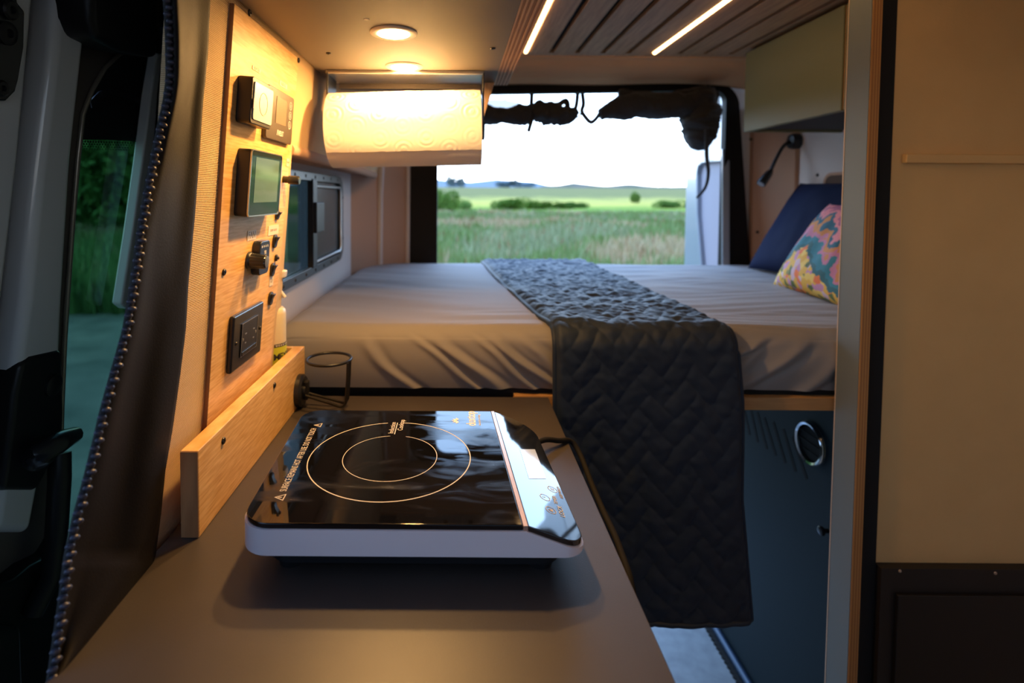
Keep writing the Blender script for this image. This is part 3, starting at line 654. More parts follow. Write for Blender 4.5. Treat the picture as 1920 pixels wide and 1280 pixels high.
band(0.002, 0.020, MATS['lime_label'], 'label_panel', 0.0006, lb)
def curved_text(s_, size, zc, m, span):
    # letters one by one on the cylinder, centred towards the aisle
    n = len(s_); a0 = math.radians(-50)
    for i, ch in enumerate(s_):
        if ch == ' ': continue
        a = a0+i*span
        c = V((bx_+math.cos(a)*(R_+0.0008), by_+math.sin(a)*(R_+0.0008), bz_+zc))
        text('letter', ch, size, frame(c, (-math.sin(a), math.cos(a), 0), (0, 0, 1), (math.cos(a), math.sin(a), 0)), m, lb, 'CENTER', bold=0.0002)
curved_text('MEYERS', 0.0165, 0.090, MATS['label_black'], 0.33)
curved_text('CLEAN DAY', 0.0075, 0.077, MATS['label_black'], 0.23)
curved_text('WORKING MRS', 0.0042, 0.111, m_printw, 0.17)
curved_text('MULTI SURFACE', 0.0045, 0.062, MATS['label_black'], 0.14)
curved_text('EVERYDAY CLEANER', 0.0035, 0.048, MATS['label_black'], 0.11)
mw_ = mat('white_plastic', (0.75, 0.72, 0.66), 0.4)
link('collar', MB().lathe([(0.0115, 0.194), (0.012, 0.210), (0.009, 0.214), (0.008, 0.225)], (bx_, by_, bz_), (0, 0, 1), 24), mw_, bt, smooth=50)
mb = MB(); mb.prism([(bx_-0.03, by_-0.009, bz_+0.222), (bx_+0.028, by_-0.009, bz_+0.234), (bx_+0.030, by_-0.009, bz_+0.248), (bx_+0.00, by_-0.009, bz_+0.252), (bx_-0.035, by_-0.009, bz_+0.244)], (0, 0.018, 0))
link('spray_head', mb, mw_, bt, bevel=0.003)
link('trigger', MB().tube([(bx_+0.010, by_, bz_+0.232), (bx_+0.016, by_, bz_+0.220), (bx_+0.019, by_, bz_+0.208), (bx_+0.027, by_, bz_+0.197)], 0.0035, 8), mw_, bt, smooth=60)
# ================================================================== CUP HOLDER
chx = LX1; ch = thing('cup_holder', 'black wire cup holder screwed to the far end of the bamboo ledge', 'holder', (chx+0.03, 1.0, ZC))
dz0 = at_x(563, 735, chx+0.004); 
link('mount_disc', MB().lathe([(0.030, 0), (0.030, 0.008), (0.026, 0.012), (0.012, 0.012), (0.012, 0.016)], (chx, dz0.y, -0.3685), (1, 0, 0), 30), m_blackpl, ch, smooth=40)
link('hub', MB().box((chx+0.012, dz0.y-0.007, -0.385), (chx+0.020, dz0.y+0.007, -0.350)), m_blackmetal, ch, bevel=0.002)
rc_ = at_y(617, 673, 1.0); RR = 0.041
ang = np.linspace(0, 2*math.pi, 41)[:-1]
link('ring', MB().tube([(rc_.x+RR*math.cos(t), 1.0+RR*math.sin(t), rc_.z) for t in ang], 0.0028, 8, closed=True), m_blackmetal, ch, smooth=60)
for dy in (-0.010, 0.010):
    xr = rc_.x+math.sqrt(RR**2-dy**2)
    P = [(xr, 1.0+dy-0.012, rc_.z), (xr-0.001, 1.0+dy-0.012, rc_.z-0.03), (xr-0.004, 1.0+dy-0.012, -0.382), (xr-0.008, 1.0+dy-0.012, -0.389), (xr-0.014, 1.0+dy-0.010, -0.391), (chx+0.016, dz0.y+dy*0.7, -0.376)]
    link('rod', MB().tube(P, 0.0026, 8), m_blackmetal, ch, smooth=60)
# ================================================================== INDUCTION COOKTOP
GZ = -0.336; YF, YB = 0.536, 0.830
def shear(y): return -0.015*(y-YF)/(YB-YF)
XL, XS, XR = -0.2234, 0.0721, 0.137
cook = thing('induction_cooktop', 'black glass induction cooktop with silver sides on the brown-grey countertop', 'cooktop', (-0.05, 0.70, ZC))
def top_z(x): return GZ if x <= XS else GZ-(x-XS)*0.36
def outline(off=0.0, rl=0.030, rr_=0.036):
    P = []
    def arc(cx, cy, r, a0, a1, n=8):
        for i in range(n+1):
            a = math.radians(a0+(a1-a0)*i/n); P.append((cx+math.cos(a)*r, cy+math.sin(a)*r))
    x0, x1, y0, y1 = XL+off, XR-off, YF+off, YB-off
    arc(x0+rl, y0+rl, rl, 180, 270); 
    P.append((XS, y0))
    arc(x1-rr_*0.7, y0+rr_*0.7, rr_*0.7, 270, 360); arc(x1-rr_*1.1, y1-rr_*1.1, rr_*1.1, 0, 90)
    P.append((XS, y1))
    arc(x0+rl, y1-rl, rl, 90, 180)
    return [(x+shear(y), y) for x, y in P]
def shell(off, ztop, zbot):
    P = outline(off); n = len(P)
    vs = [(x, y, ztop(x)) for x, y in P]+[(x, y, zbot) for x, y in P]
    return MB().add(vs, [tuple(range(n, 2*n))[::-1]]+[(i, n+i, n+(i+1) % n, (i+1) % n) for i in range(n)]+[tuple(range(n))])
TH = 0.006
def band_mb():
    P = outline(0); n = len(P); Q = outline(0.004)
    vs = [(x, y, top_z(x-shear(y))-TH) for x, y in P]+[(x, y, -0.369) for x, y in P]+[(x, y, -0.369) for x, y in Q]+[(x, y, top_z(x-shear(y))-TH) for x, y in Q]
    fs = []
    for i in range(n):
        j = (i+1) % n
        for k in range(4): fs.append((k*n+i, k*n+j, ((k+1) % 4)*n+j, ((k+1) % 4)*n+i))
    return MB().add(vs, fs)
link('side_band', band_mb(), m_silver, cook, smooth=35)
# under base
P = outline(0.020); mb = MB(); n = len(P); mb.add([(x, y, -0.352 if x < XS else -0.366) for x, y in P]+[(x, y, -0.390) for x, y in P], [tuple(range(n)), tuple(range(n, 2*n))[::-1]]+[(i, (i+1) % n, n+(i+1) % n, n+i) for i in range(n)])
link('underbody', mb, m_blackpl, cook, smooth=35)
for x, y in ((XL+0.045, YF+0.04), (XR-0.045, YF+0.04), (XL+0.045, YB-0.045), (XR-0.055, YB-0.045)):
    link('foot', MB().cyl((x, y, ZC), (x, y, -0.389), 0.014, 0.016), m_blackpl, cook, smooth=40)
# glass: flat part and sloping control panel
full = outline(0.0015)
def clip(P, side, c):
    """keep x' <= c (side -1) or >= c (side 1) with x' = sheared-back coordinate"""
    R = []
    for i, p in enumerate(P):
        q = P[(i+1) % len(P)]; a = (p[0]-shear(p[1])-c)*side; b = (q[0]-shear(q[1])-c)*side
        if a >= 0: R.append(p)
        if (a >= 0) != (b >= 0): t = a/(a-b); R.append((p[0]+(q[0]-p[0])*t, p[1]+(q[1]-p[1])*t))
    return R
gp = clip(full, -1, XS-0.003)
link('glass_top', MB().prism([(x, y, GZ-TH) for x, y in gp], (0, 0, TH)), m_glass_black, cook, bevel=0.0012, segs=3)
cp = clip(full, 1, XS+0.0025)
mb = MB(); n = len(cp)
mb.add([(x, y, top_z(x-shear(y))-TH) for x, y in cp]+[(x, y, top_z(x-shear(y))) for x, y in cp], [tuple(range(n))[::-1], tuple(range(n, 2*n))]+[(i, (i+1) % n, n+(i+1) % n, n+i) for i in range(n)])
ctl = link('control_panel', mb, mat('control_panel_glass', (0.006, 0.006, 0.008), 0.03, spec=0.9, coat=0.6), cook, bevel=0.001, segs=3)
link('divider_strip', MB().prism([(XS-0.0025+shear(YF), YF+0.0008, GZ-TH), (XS+0.002+shear(YF), YF+0.0008, GZ-TH), (XS+0.002+shear(YB), YB-0.0008, GZ-TH), (XS-0.0025+shear(YB), YB-0.0008, GZ-TH)], (0, 0, TH-0.0005)), m_seam, cook)
# rings, printed
def arcband(cx, cy, r, w_, a0, a1, z=GZ+0.0001, n=96):
    mb = MB(); vs = []; fs = []
    for i in range(n+1):
        a = math.radians(a0+(a1-a0)*i/n)
        for q in (r-w_/2, r+w_/2): vs.append((cx+math.cos(a)*q, cy+math.sin(a)*q, z))
    for i in range(n): fs.append((2*i, 2*i+1, 2*i+3, 2*i+2))
    return mb.add(vs, fs)
cpx = -0.0845; cpy = 0.680
link('burner_ring', arcband(cpx, cpy, 0.103, 0.0013, 99, 90-4+360), m_print, cook, recalc=False)
link('burner_ring', arcband(cpx, cpy-0.0005, 0.060, 0.0009, 97, 90-14+360), m_print, cook, recalc=False)
def flat(x, y, z=GZ+0.00012, rot=90, sl=0.0):
    a = math.radians(rot); ex = V((math.cos(a), math.sin(a), 0)); ey = V((-math.sin(a), math.cos(a), 0))
    if sl:  # text on the sloping panel
        ex.z = -ex.x*sl; ey.z = -ey.x*sl
        ex.normalize(); ey.normalize()
    return frame((x, y, z), ex, ey, ex.cross(ey))
dvx = at_z(740, 803, GZ); link('print_divider', MB().box((dvx.x-0.0006+0.002, 0.745, GZ), (dvx.x+0.0006+0.002, 0.783, GZ+0.0001)), m_print, cook)
text('lettering', 'Induction', 0.0105, flat(dvx.x-0.0035, 0.747), m_print, cook, sx=0.95)
text('lettering', 'Cooktop', 0.0105, flat(dvx.x+0.0085, 0.757), m_print, cook, sx=0.95)
pa = at_z(531, 921, GZ); pb = at_z(594, 803, GZ)
t_ = text('lettering', 'SURFACE REMAINS HOT AFTER USE. DO NOT TOUCH', 0.0112, flat(pa.x, pa.y, rot=90+3), m_print, cook, sx=0.62)
bbx = [v.co.y for v in t_.data.vertices]; sc = (pb.y-pa.y)/(max(bbx)-min(bbx)); y0_ = min(bbx)
for v in t_.data.vertices: v.co.y = y0_+(v.co.y-y0_)*sc
def tri_sign(x, y, s_):
    pts3 = [V((x+s_*0.55, y-s_*0.6, GZ+0.0001)), V((x+s_*0.55, y+s_*0.6, GZ+0.0001)), V((x-s_*0.5, y, GZ+0.0001))]
    c = (pts3[0]+pts3[1]+pts3[2])/3; inn = [c+(p-c)*0.74 for p in pts3]
    mb = MB().ring(pts3, inn, (0, 0, 0.0001)); mb.box((x-s_*0.12, y-s_*0.06, GZ), (x+s_*0.25, y+s_*0.06, GZ+0.0002))
    link('warning_triangle', mb, m_print, cook)
tri_sign(pa.x-0.0005, pa.y-0.012, 0.011); tri_sign(pb.x-0.002, pb.y+0.011, 0.011)
# logo at far right of the glass: leaf crown and wordmark
lg = at_z(884, 795, GZ)
text('lettering', 'duxtop', 0.0195, flat(lg.x, lg.y-0.006), m_printw, cook, bold=0.0004, sx=0.95)
text('lettering', 'innovative cooking', 0.0050, flat(lg.x+0.012, lg.y-0.004), m_printw, cook, sx=1.0)
for k in range(5):
    a = math.radians(-70+35*k); c = V((lg.x-0.019, lg.y+0.012, GZ+0.0001)); d = V((-math.cos(a), math.sin(a), 0)); e2 = V((-d.y, d.x, 0))
    link('logo_petal', MB().prism([c+d*0.002, c+d*0.006+e2*0.0022, c+d*0.011, c+d*0.006-e2*0.0022], (0, 0, 0.0001)), m_printw, cook)
SL = 0.36
def cpt(px, py):
    n = V((SL, SL*0.015/(YB-YF), 1)).normalized(); p0 = V((XS+shear(0.7), 0.7, GZ+0.00025)); return at_pl(px, py, p0, n)
q = [cpt(a, b) for a, b in ((975, 842), (1003, 842), (1024, 897), (992, 897))]
link('display_window', MB().prism(q, (0, 0, 0.0001)), mat('display_reflection', (0.55, 0.60, 0.64), 0.12, spec=1.0, coat=1.0), ctl)  # pale base colour stands in for the pane's stronger reflection
for (a, b), ic in (((1033, 956), 'lock'), ((1022, 932), 'clock'), ((1036, 917), 'bars')):
    c = cpt(a, b); M_ = flat(c.x, c.y, c.z, 90, SL); th = np.linspace(0, 2*math.pi, 29)[:-1]; r = 0.0064
    link('touch_button', MB(M_).ring([(math.cos(t)*r, math.sin(t)*r, 0) for t in th], [(math.cos(t)*r*0.88, math.sin(t)*r*0.88, 0) for t in th], (0, 0, 0.0001)), m_print, ctl)
    if ic == 'lock': mb = MB(M_); mb.box((-0.0022, -0.0025, 0), (0.0022, 0.0008, 0.0001)); mb.ring([(math.cos(t)*0.0018, 0.0008+math.sin(t)*0.002, 0) for t in th], [(math.cos(t)*0.0012, 0.0008+math.sin(t)*0.0014, 0) for t in th], (0, 0, 0.0001))
    elif ic == 'clock': mb = MB(M_); mb.box((-0.0003, 0, 0), (0.0003, 0.0035, 0.0001)); mb.box((0, -0.0003, 0), (0.0022, 0.0003, 0.0001))
    else:
        mb = MB(M_)
        for k in (-1, 0, 1): mb.box((-0.0028, k*0.0017-0.0003, 0), (0.0028, k*0.0017+0.0003, 0.0001))
    link('button_icon', mb, m_print, ctl)
for s_, a, b, z_ in (('LOCK', 1056, 969, 0.0085), ('TIMER', 1044, 945, 0.0068), ('KEEP WARM', 1054, 934, 0.0050)):
    c = cpt(a, b); text('lettering', s_, z_, flat(c.x, c.y, c.z, 90, SL), m_printw if s_ != 'KEEP WARM' else m_print, ctl, sx=0.95)
# power cord leaving the back right corner and dropping over the counter edge
P = [at_z(1012, 818, -0.372), at_z(1035, 816, -0.376), at_z(1055, 820, -0.380), at_z(1072, 832, -0.388)]
P2 = [P[3], V((0.177, 0.83, -0.386)), V((0.185, 0.80, -0.402)), V((0.187, 0.76, -0.45)), V((0.184, 0.72, -0.55)), V((0.182, 0.70, -0.70)), V((0.19, 0.68, -0.95)), V((0.20, 0.66, -1.28))]
def smooth_pts(P, n=10):
    P = [V(p) for p in P]; R = []
    for i in range(len(P)-1):
        p0, p1, p2, p3 = P[max(i-1, 0)], P[i], P[i+1], P[min(i+2, len(P)-1)]
        for k in range(n):
            t = k/n; R.append(0.5*((2*p1)+(p2-p0)*t+(2*p0-5*p1+4*p2-p3)*t*t+(3*p1-p0-3*p2+p3)*t**3))
    R.append(P[-1]); return R
P0 = V((0.112, 0.805, -0.380))
link('power_cord', MB().tube(smooth_pts([P0, (0.140, 0.835, -0.384), (0.165, 0.850, -0.392), (0.188, 0.865, -0.400), (0.200, 0.850, -0.415), (0.206, 0.80, -0.435), (0.207, 0.74, -0.440), (0.207, 0.66, -0.442), (0.206, 0.60, -0.47), (0.20, 0.575, -0.60), (0.20, 0.57, -0.9), (0.20, 0.56, ZF+0.01)]), 0.0042, 10), mat('matte_black_rubber', (0.010, 0.009, 0.009), 0.8, spec=0.2), cook, smooth=60)
# ================================================================== OVERHEAD KITCHEN CABINET
oc = thing('overhead_cabinet', 'taupe overhead cabinet with plywood edge above the kitchen counter', 'cabinet', (-0.08, 0.55, ZB))
XO = 0.0805
link('bottom_panel', MB().prism([(wallx(ZB)+0.018, -0.3, ZB), (XO, -0.3, ZB), (XO, 1.247, ZB), (wallx(ZB)+0.018, 1.247, ZB)], (0, 0, 0.016)), m_cabunder, oc)
link('end_panel', MB().box((-0.30, 1.234, ZB+0.0165), (XO, 1.247, ZCEIL-0.002)), m_cabunder, oc)
# laminated front: several plywood plies side by side
xx = XO+0.0003; wd = [0.003, 0.0038, 0.003, 0.0038, 0.003, 0.005, 0.003, 0.0038, 0.003]; mA = mat('ply_light', (0.62, 0.40, 0.22), 0.5, var=((0.50, 0.30, 0.15), 20, (8, 0.6, 1))); mB2 = mat('ply_dark', (0.27, 0.14, 0.065), 0.6, var=((0.36, 0.20, 0.10), 30, (8, 0.6, 1)))
for k, w0 in enumerate(wd):
    dz = 0.0 if k % 2 == 0 else 0.0009
    link('plywood_ply', MB().box((xx, -0.3, ZB+dz), (xx+w0-0.0002, 1.2475, ZCEIL-0.002)), mA if k % 2 == 0 else mB2, oc); xx += w0
for px, py in ((616, 99), (924, 90), (687, 36)):
    screw_at(at_z(px, py, ZB), (0, 0, -1), 0.0045, oc) if px != 687 else link('hole_plug', MB().lathe([(0.0045, 0), (0.004, 0.0006)], at_z(px, py, ZB), (0, 0, -1), 14), m_printw, oc)
# downlights
def downlight(px, py, label):
    c = at_z(px, py, ZB); t = thing('downlight', label, 'light', (c.x, c.y, ZB), 'round downlights under the overhead cabinet')
    th = np.linspace(0, 2*math.pi, 49)[:-1]; R1, R2 = 0.037, 0.0245
    link('trim_ring', MB().lathe([(R1, 0), (R1, 0.0016), (R1-0.002, 0.003), (R2+0.002, 0.003), (R2, 0.0014)], c, (0, 0, -1), 48), mat('downlight_ring', (0.80, 0.72, 0.62), 0.4), t, smooth=40)
    link('diffuser', MB().lathe([(R2, 0.0031), (R2*0.98, 0.0036)], c, (0, 0, -1), 40), mat('lamp_glow', (1, 0.9, 0.7), 0.5, emit=((1.0, 0.80, 0.50), 25.0)), t, smooth=40)
    l = bpy.data.lights.new('downlight_lamp', 'AREA'); l.shape = 'DISK'; l.size = 0.046; l.energy = PUCK_W; l.color = WARM
    lo = bpy.data.objects.new('downlight_lamp', l); C.objects.link(lo); lo.parent = t; lo.location = (0, 0, -0.0045)
downlight(738, 61, 'glowing round downlight, the nearer and larger of the two')
downlight(758, 124, 'glowing round downlight, the one just above the paper towel roll')
# LED strips in the ceiling
m_led = mat('led_glow', (1, 0.9, 0.7), 0.5, emit=((1.0, 0.60, 0.25), STRIP_E))
for k, lab in ((-1, 'glowing LED ceiling strip beside the plywood cabinet edge'), (4, 'glowing LED ceiling strip in the middle of the planks')):
    x = gx0+gs*k
    o = link('led_strip', MB().tube([(x, -0.3, ZCEIL+0.001), (x, 1.897, ZCEIL+0.001)], 0.0062, 10), m_led, smooth=60)
    tag(o, lab, 'light', 'LED strips in the ceiling')
# ================================================================== PAPER TOWEL
tl = at_y(622, 246, 1.12); tr = at_y(901, 240, 1.12)
pc_ = (tl+tr)/2; half = (tr-tl).length/2; RT = 0.077
hol = thing('paper_towel_holder', 'pale metal holder under the overhead cabinet gripping the paper towel', 'holder', (pc_.x, 1.16, ZB-0.02))
mb = MB(); mb.box((tl.x-0.008, 1.10, ZB-0.008), (tr.x+0.006, 1.20, ZB-0.0005)); link('base_plate', mb, m_alu, hol, bevel=0.002)
link('rail', MB().box((tl.x-0.004, 1.205, ZB-0.018), (tr.x+0.004, 1.225, ZB-0.0005)), m_cabunder, hol, bevel=0.002)
for x, s_ in ((tl.x-0.0045, -1), (tr.x+0.0045, 1)):
    arm = link('arm', MB().prism([(x-0.0015, 1.10, ZB-0.004), (x-0.0015, 1.18, ZB-0.004), (x-0.0015, 1.15, pc_.z-0.015), (x-0.0015, 1.10, pc_.z-0.015)], (0.003, 0, 0)), m_blackmetal, hol, bevel=0.0008)
    link('end_disc', MB().cyl((x-0.004, 1.125, pc_.z), (x+0.004, 1.125, pc_.z), 0.020, n=24), m_blackmetal, arm, smooth=40)
rl = thing('paper_towel_roll', 'white embossed paper towel roll lit by the downlight above it', 'paper towel', (pc_.x, 1.125, pc_.z-RT))
ax = (tr-tl).normalized(); cr = pc_.copy(); cr.y = 1.125
e1 = V((0, -1, 0)); e2 = ax.cross(e1).normalized(); 
if e2.z < 0: e2 = -e2
def towel(r0, a0, a1, h, nu, nv, emb=0.0006):
    def fn(u, v):
        a = math.radians(a0+(a1-a0)*v); s_ = (u*2-1)*h
        # embossed swirls: rings around scattered centres
        arcL = a*r0; z = 0
        best = 9
        ci = round(s_/0.045); 
        for di in (-1, 0, 1):
            cx = (ci+di)*0.045; cj = round((arcL-((ci+di) % 2)*0.024)/0.048)
            cyy = cj*0.048+((ci+di) % 2)*0.024
            best = min(best, math.hypot(s_-cx, (arcL-cyy)))
        z = emb*0.55*math.sin(best*620)*sm(0.026, 0.018, best)*(0.6+0.8*noise.noise(V((s_*20, arcL*20, 6))))
        z += 0.0008*noise.noise(V((s_*14, arcL*9, 1))) 
        r = r0+z
        return cr + ax*s_ + (e1*math.cos(a)+e2*math.sin(a))*r
    return MB().grid(fn, nu, nv)
link('roll', towel(RT-0.0015, 0, 360, half, 120, 120, 0.0), m_paper, rl, smooth=180, recalc=False)
link('outer_sheet', towel(RT+0.0005, -40, 190, half, 260, 200, 0.0009), m_paper, rl, smooth=180, solid=0.0006, recalc=False)
for s_ in (-1, 1):
    p = cr+ax*(half-0.0005)*s_
    mb = MB(); th = [2*math.pi*i/48 for i in range(48)]
    mb.ring([p+(e1*math.cos(t)+e2*math.sin(t))*(RT-0.0018) for t in th], [p+(e1*math.cos(t)+e2*math.sin(t))*0.021 for t in th], ax*0.0006*s_)
    link('roll_end', mb, m_paper, rl)
link('cardboard_core', MB().ring([cr-ax*half+(e1*math.cos(t)+e2*math.sin(t))*0.021 for t in th], [cr-ax*half+(e1*math.cos(t)+e2*math.sin(t))*0.0195 for t in th], ax*2*half), mat('cardboard', (0.45, 0.33, 0.2), 0.9), rl)
# small wooden corner block beside the holder
blk = link('wooden_corner_block', MB().prism([(tr.x+0.012, 1.21, ZB-0.001), (tr.x+0.034, 1.21, ZB-0.001), (tr.x+0.012, 1.21, ZB-0.075)], (0, 0.02, 0)), mA, bevel=0.001)
tag(blk, 'small wooden corner block just right of the paper towel roll', 'block')
# ================================================================== BED
bed = thing('bed_platform', 'plywood bed platform with an orange wood front edge', 'bed frame', (0.6, 1.6, -0.435))
link('front_edge', MB().box((0.119, 1.090, -0.4365), (0.93, 1.112, -0.410)), m_plyface, bed, bevel=0.001)
link('deck', MB().box((-0.36, 1.113, -0.4365), (1.278, 2.16, -0.410)), m_black, bed)
link('under_pad', MB().box((-0.355, 1.107, -0.4098), (1.275, 2.16, -0.398)), m_black, bed)
# mattress with fitted sheet
MX0, MX1, MY0, MY1, MZ0, MZ1 = -0.380, 1.275, 1.100, 2.165, -0.398, -0.270
def mprof(v):
    """profile going from front-bottom up over the top to the rear-bottom; returns y,z and face weights"""
    r = 0.036
    segs = [('f', MZ1-MZ0-r), ('c', r*math.pi/2), ('t', MY1-MY0-2*r), ('c2', r*math.pi/2), ('b', MZ1-MZ0-r)]
    # non-uniform sampling: more on the front
    cuts = [0, 0.28, 0.42, 0.90, 0.96, 1.0]
    for i in range(5):
        if v <= cuts[i+1]+1e-9: t = (v-cuts[i])/(cuts[i+1]-cuts[i]); k = segs[i][0]; break
    if k == 'f': return MY0, MZ0+t*(MZ1-r-MZ0), (0, -1, 0), 1-0*t
    if k == 'c': a = t*math.pi/2; return MY0+r-r*math.cos(a), MZ1-r+r*math.sin(a), (0, -math.cos(a), math.sin(a)), 1-t
    if k == 't': return MY0+r+t*(MY1-MY0-2*r), MZ1, (0, 0, 1), 0
    if k == 'c2': a = t*math.pi/2; return MY1-r+r*math.sin(a), MZ1-r+r*math.cos(a), (0, math.sin(a), math.cos(a)), 0
    return MY1, MZ1-r-t*(MZ1-r-MZ0), (0, 1, 0), 0
def ridge(s_, w_): return math.exp(-(s_/w_)**2)
# diagonal creases on the front (x at top, slope, strength), and creases radiating on the top edge
CR = [(-0.22, 0.9, 0.004, 0.014), (-0.06, 1.0, 0.006, 0.016), (0.00, 1.2, 0.005, 0.010), (0.055, 1.05, 0.007, 0.013), (0.11, 0.9, 0.006, 0.016), (0.165, 1.3, 0.005, 0.012), (-0.13, 1.3, 0.004, 0.011),
      (0.62, -0.5, 0.005, 0.02), (0.66, -1.5, 0.006, 0.016), (0.74, -1.1, 0.006, 0.02), (0.83, -0.8, 0.006, 0.02), (0.95, -0.8, 0.005, 0.02)]
def mat_pt(u, v):
    x = MX0+(MX1-MX0)*u; y, z, nn, fr = mprof(v); nrm = V(nn)
    d = 0.0
    front = sm(1.16, 1.10, y)
    t = (MZ1-z)
    if front > 0:
        bend = 0.010*math.sin(min(1, t/0.128)*math.pi)
        d += front*bend
        for x0, sl, s_, w_ in CR:
            xx_ = x - (x0 + t*sl*1.1 + 0.01*math.sin(t*40+x0*50))
            d += front*s_*ridge(xx_, w_)*sm(0.01, 0.05, t)*1.25
            d -= front*s_*0.7*ridge(xx_-w_*1.5, w_*0.8)*sm(0.01, 0.05, t)
    # top wrinkles, long soft folds fanning towards the blanket
    if nn[2] > 0.3:
        ax_, ay_ = x, y
        ang_ = math.atan2(ay_-1.12, ax_-0.26 if ax_ < 0.4 else ax_-0.5)
        wgt = math.exp(-((ay_-1.16)/0.11)**2)
        d += wgt*0.0035*noise.noise(V((ax_*2.2, (ay_-0.10*(ax_ if ax_ < 0.35 else -ax_))*60, 0.3)))*sm(-0.1, 0.15, ax_)
        d += 0.0030*noise.noise(V((ax_*3.5, ay_*5, 3)))+0.0030*noise.noise(V((ax_*2-ay_*4, ay_*14+ax_*5, 7)))*sm(0.0, 0.5, abs(ax_-0.3))
        if ax_ > 0.5: d += 0.0028*noise.noise(V((ax_*2.5, ay_*30-ax_*6, 9)))
        # raised crown, gathered line of the fitted sheet at front
        d += 0.004*math.sin(math.pi*min(1, max(0, (y-MY0)/(MY1-MY0))))
    # side roll-off
    e_ = min(x-MX0, MX1-x); drop = 0
    if e_ < 0.05: q_ = 1-e_/0.05; drop = 0.05*(1-math.sqrt(max(0, 1-q_*q_)))
    if z > MZ1-0.06: z2 = z-drop*0.8
    else: z2 = z
    p = V((x, y, z2))+nrm*d
    p.z = max(p.z, MZ0)
    return p
mt = thing('mattress', 'thin mattress in a wrinkled taupe fitted sheet on the plywood platform', 'mattress', (0.46, 1.63, MZ0))
mb = MB(); mb.grid(mat_pt, 420, 240)
link('fitted_sheet', mb, m_sheet, mt, smooth=180, recalc=False)
link('core', MB().box((MX0+0.03, MY0+0.03, MZ0+0.002), (MX1-0.03, MY1-0.03, MZ1-0.045)), m_sheet, mt)
# ------------------------------------------------------------------ quilted blanket
def herring(x, y, s_):
    """height 0..1 of a herringbone quilt cell"""
    c = math.sqrt(0.5); a = (x*c+y*c)/s_; b = (-x*c+y*c)/s_
    i = math.floor(a); j = math.floor(b); fa = a-i; fb = b-j; m = (i-j) % 4
    if m == 0: lx, ly = fa, fb
    elif m == 1: lx, ly = fa+1, fb
    elif m == 3: lx, ly = fb, fa
    else: lx, ly = fb+1, fa
    d = min(ly, 1-ly, lx, 2-lx)
    return min(1.0, d/0.5)**0.55, (i*7+j*13+m)
LT = MY1-MY0-0.02
rq = 0.045
def blanket_pt(u, v):
    TOP = 1.075; DROP = 0.555; ARC = rq*math.pi/2; tot = TOP+ARC+DROP; s_ = v*tot    # from rear edge to hem
    zt = MZ1+0.010
    xl_top = interp([0, 0.5, 0.9, 1.075], [0.100, 0.130, 0.172, 0.196], s_); xr_top = interp([0, 0.5, 0.9, 1.075], [0.515, 0.53, 0.545, 0.556], s_)
    h_, cell = herring(u*0.37+0.008*noise.noise(V((u*5, s_*8, 1))), s_*0.80+0.008*noise.noise(V((u*5, s_*8, 4))), 0.033)
    tp_ = sm(1.16, 1.0, s_)
    puff = 0.0042*h_ + (0.0025+0.002*tp_)*noise.noise(V((u*9, s_*24, 2))) + (0.0015+0.002*tp_)*noise.noise(V((u*25, s_*70, 5)))
    edge = sm(0, 0.035, u)*sm(1, 0.965, u)
    puff *= edge
    if s_ < TOP:
        y = 2.175-s_; x = xl_top+(xr_top-xl_top)*u; n = V((0, 0, 1)); p = V((x, y, zt+0.004*math.sin(math.pi*min(1, s_/TOP))))
        p.z += 0.006*noise.noise(V((u*3, s_*9, 8)))
    elif s_ < TOP+ARC:
        a = (s_-TOP)/rq; x = xl_top+(xr_top-xl_top)*u; 
        p = V((x, 2.175-TOP-math.sin(a)*rq, zt-rq+math.cos(a)*rq)); n = V((0, -math.sin(a), math.cos(a)))
    else:
        t = s_-TOP-ARC
        xl = 0.196+0.02*t; xr = interp([0, 0.10, 0.30, 0.56], [0.560, 0.570, 0.575, 0.607], t)
        x = xl+(xr-xl)*u; p = V((x, 2.175-TOP-rq+0.006*math.sin(u*5+t*3)*sm(0, 0.2, t)+0.008*t, zt-rq-t)); n = V((0, -1, 0))
    # rounded side edges
    p = p + n*puff - n*0.008*(1-edge)
    return p
mb = MB(); mb.grid(blanket_pt, 130, 560)
bl = thing('quilted_blanket', 'dark slate herringbone quilted blanket draped over the bed front', 'blanket', (0.38, 1.1, -0.84))
link('quilt', mb, m_blanket, bl, smooth=180, solid=0.006, recalc=False)
hem = [blanket_pt(u, 1.0) for u in np.linspace(0, 1, 60)]; link('hem', MB().tube([V(p)-V((0, 0.001, 0)) for p in hem], 0.0055, 8), m_blanket, bl, smooth=60)
for uu in (0, 1): link('side_piping', MB().tube([blanket_pt(uu, v) for v in np.linspace(0, 1, 200)], 0.0055, 8), m_blanket, bl, smooth=60)
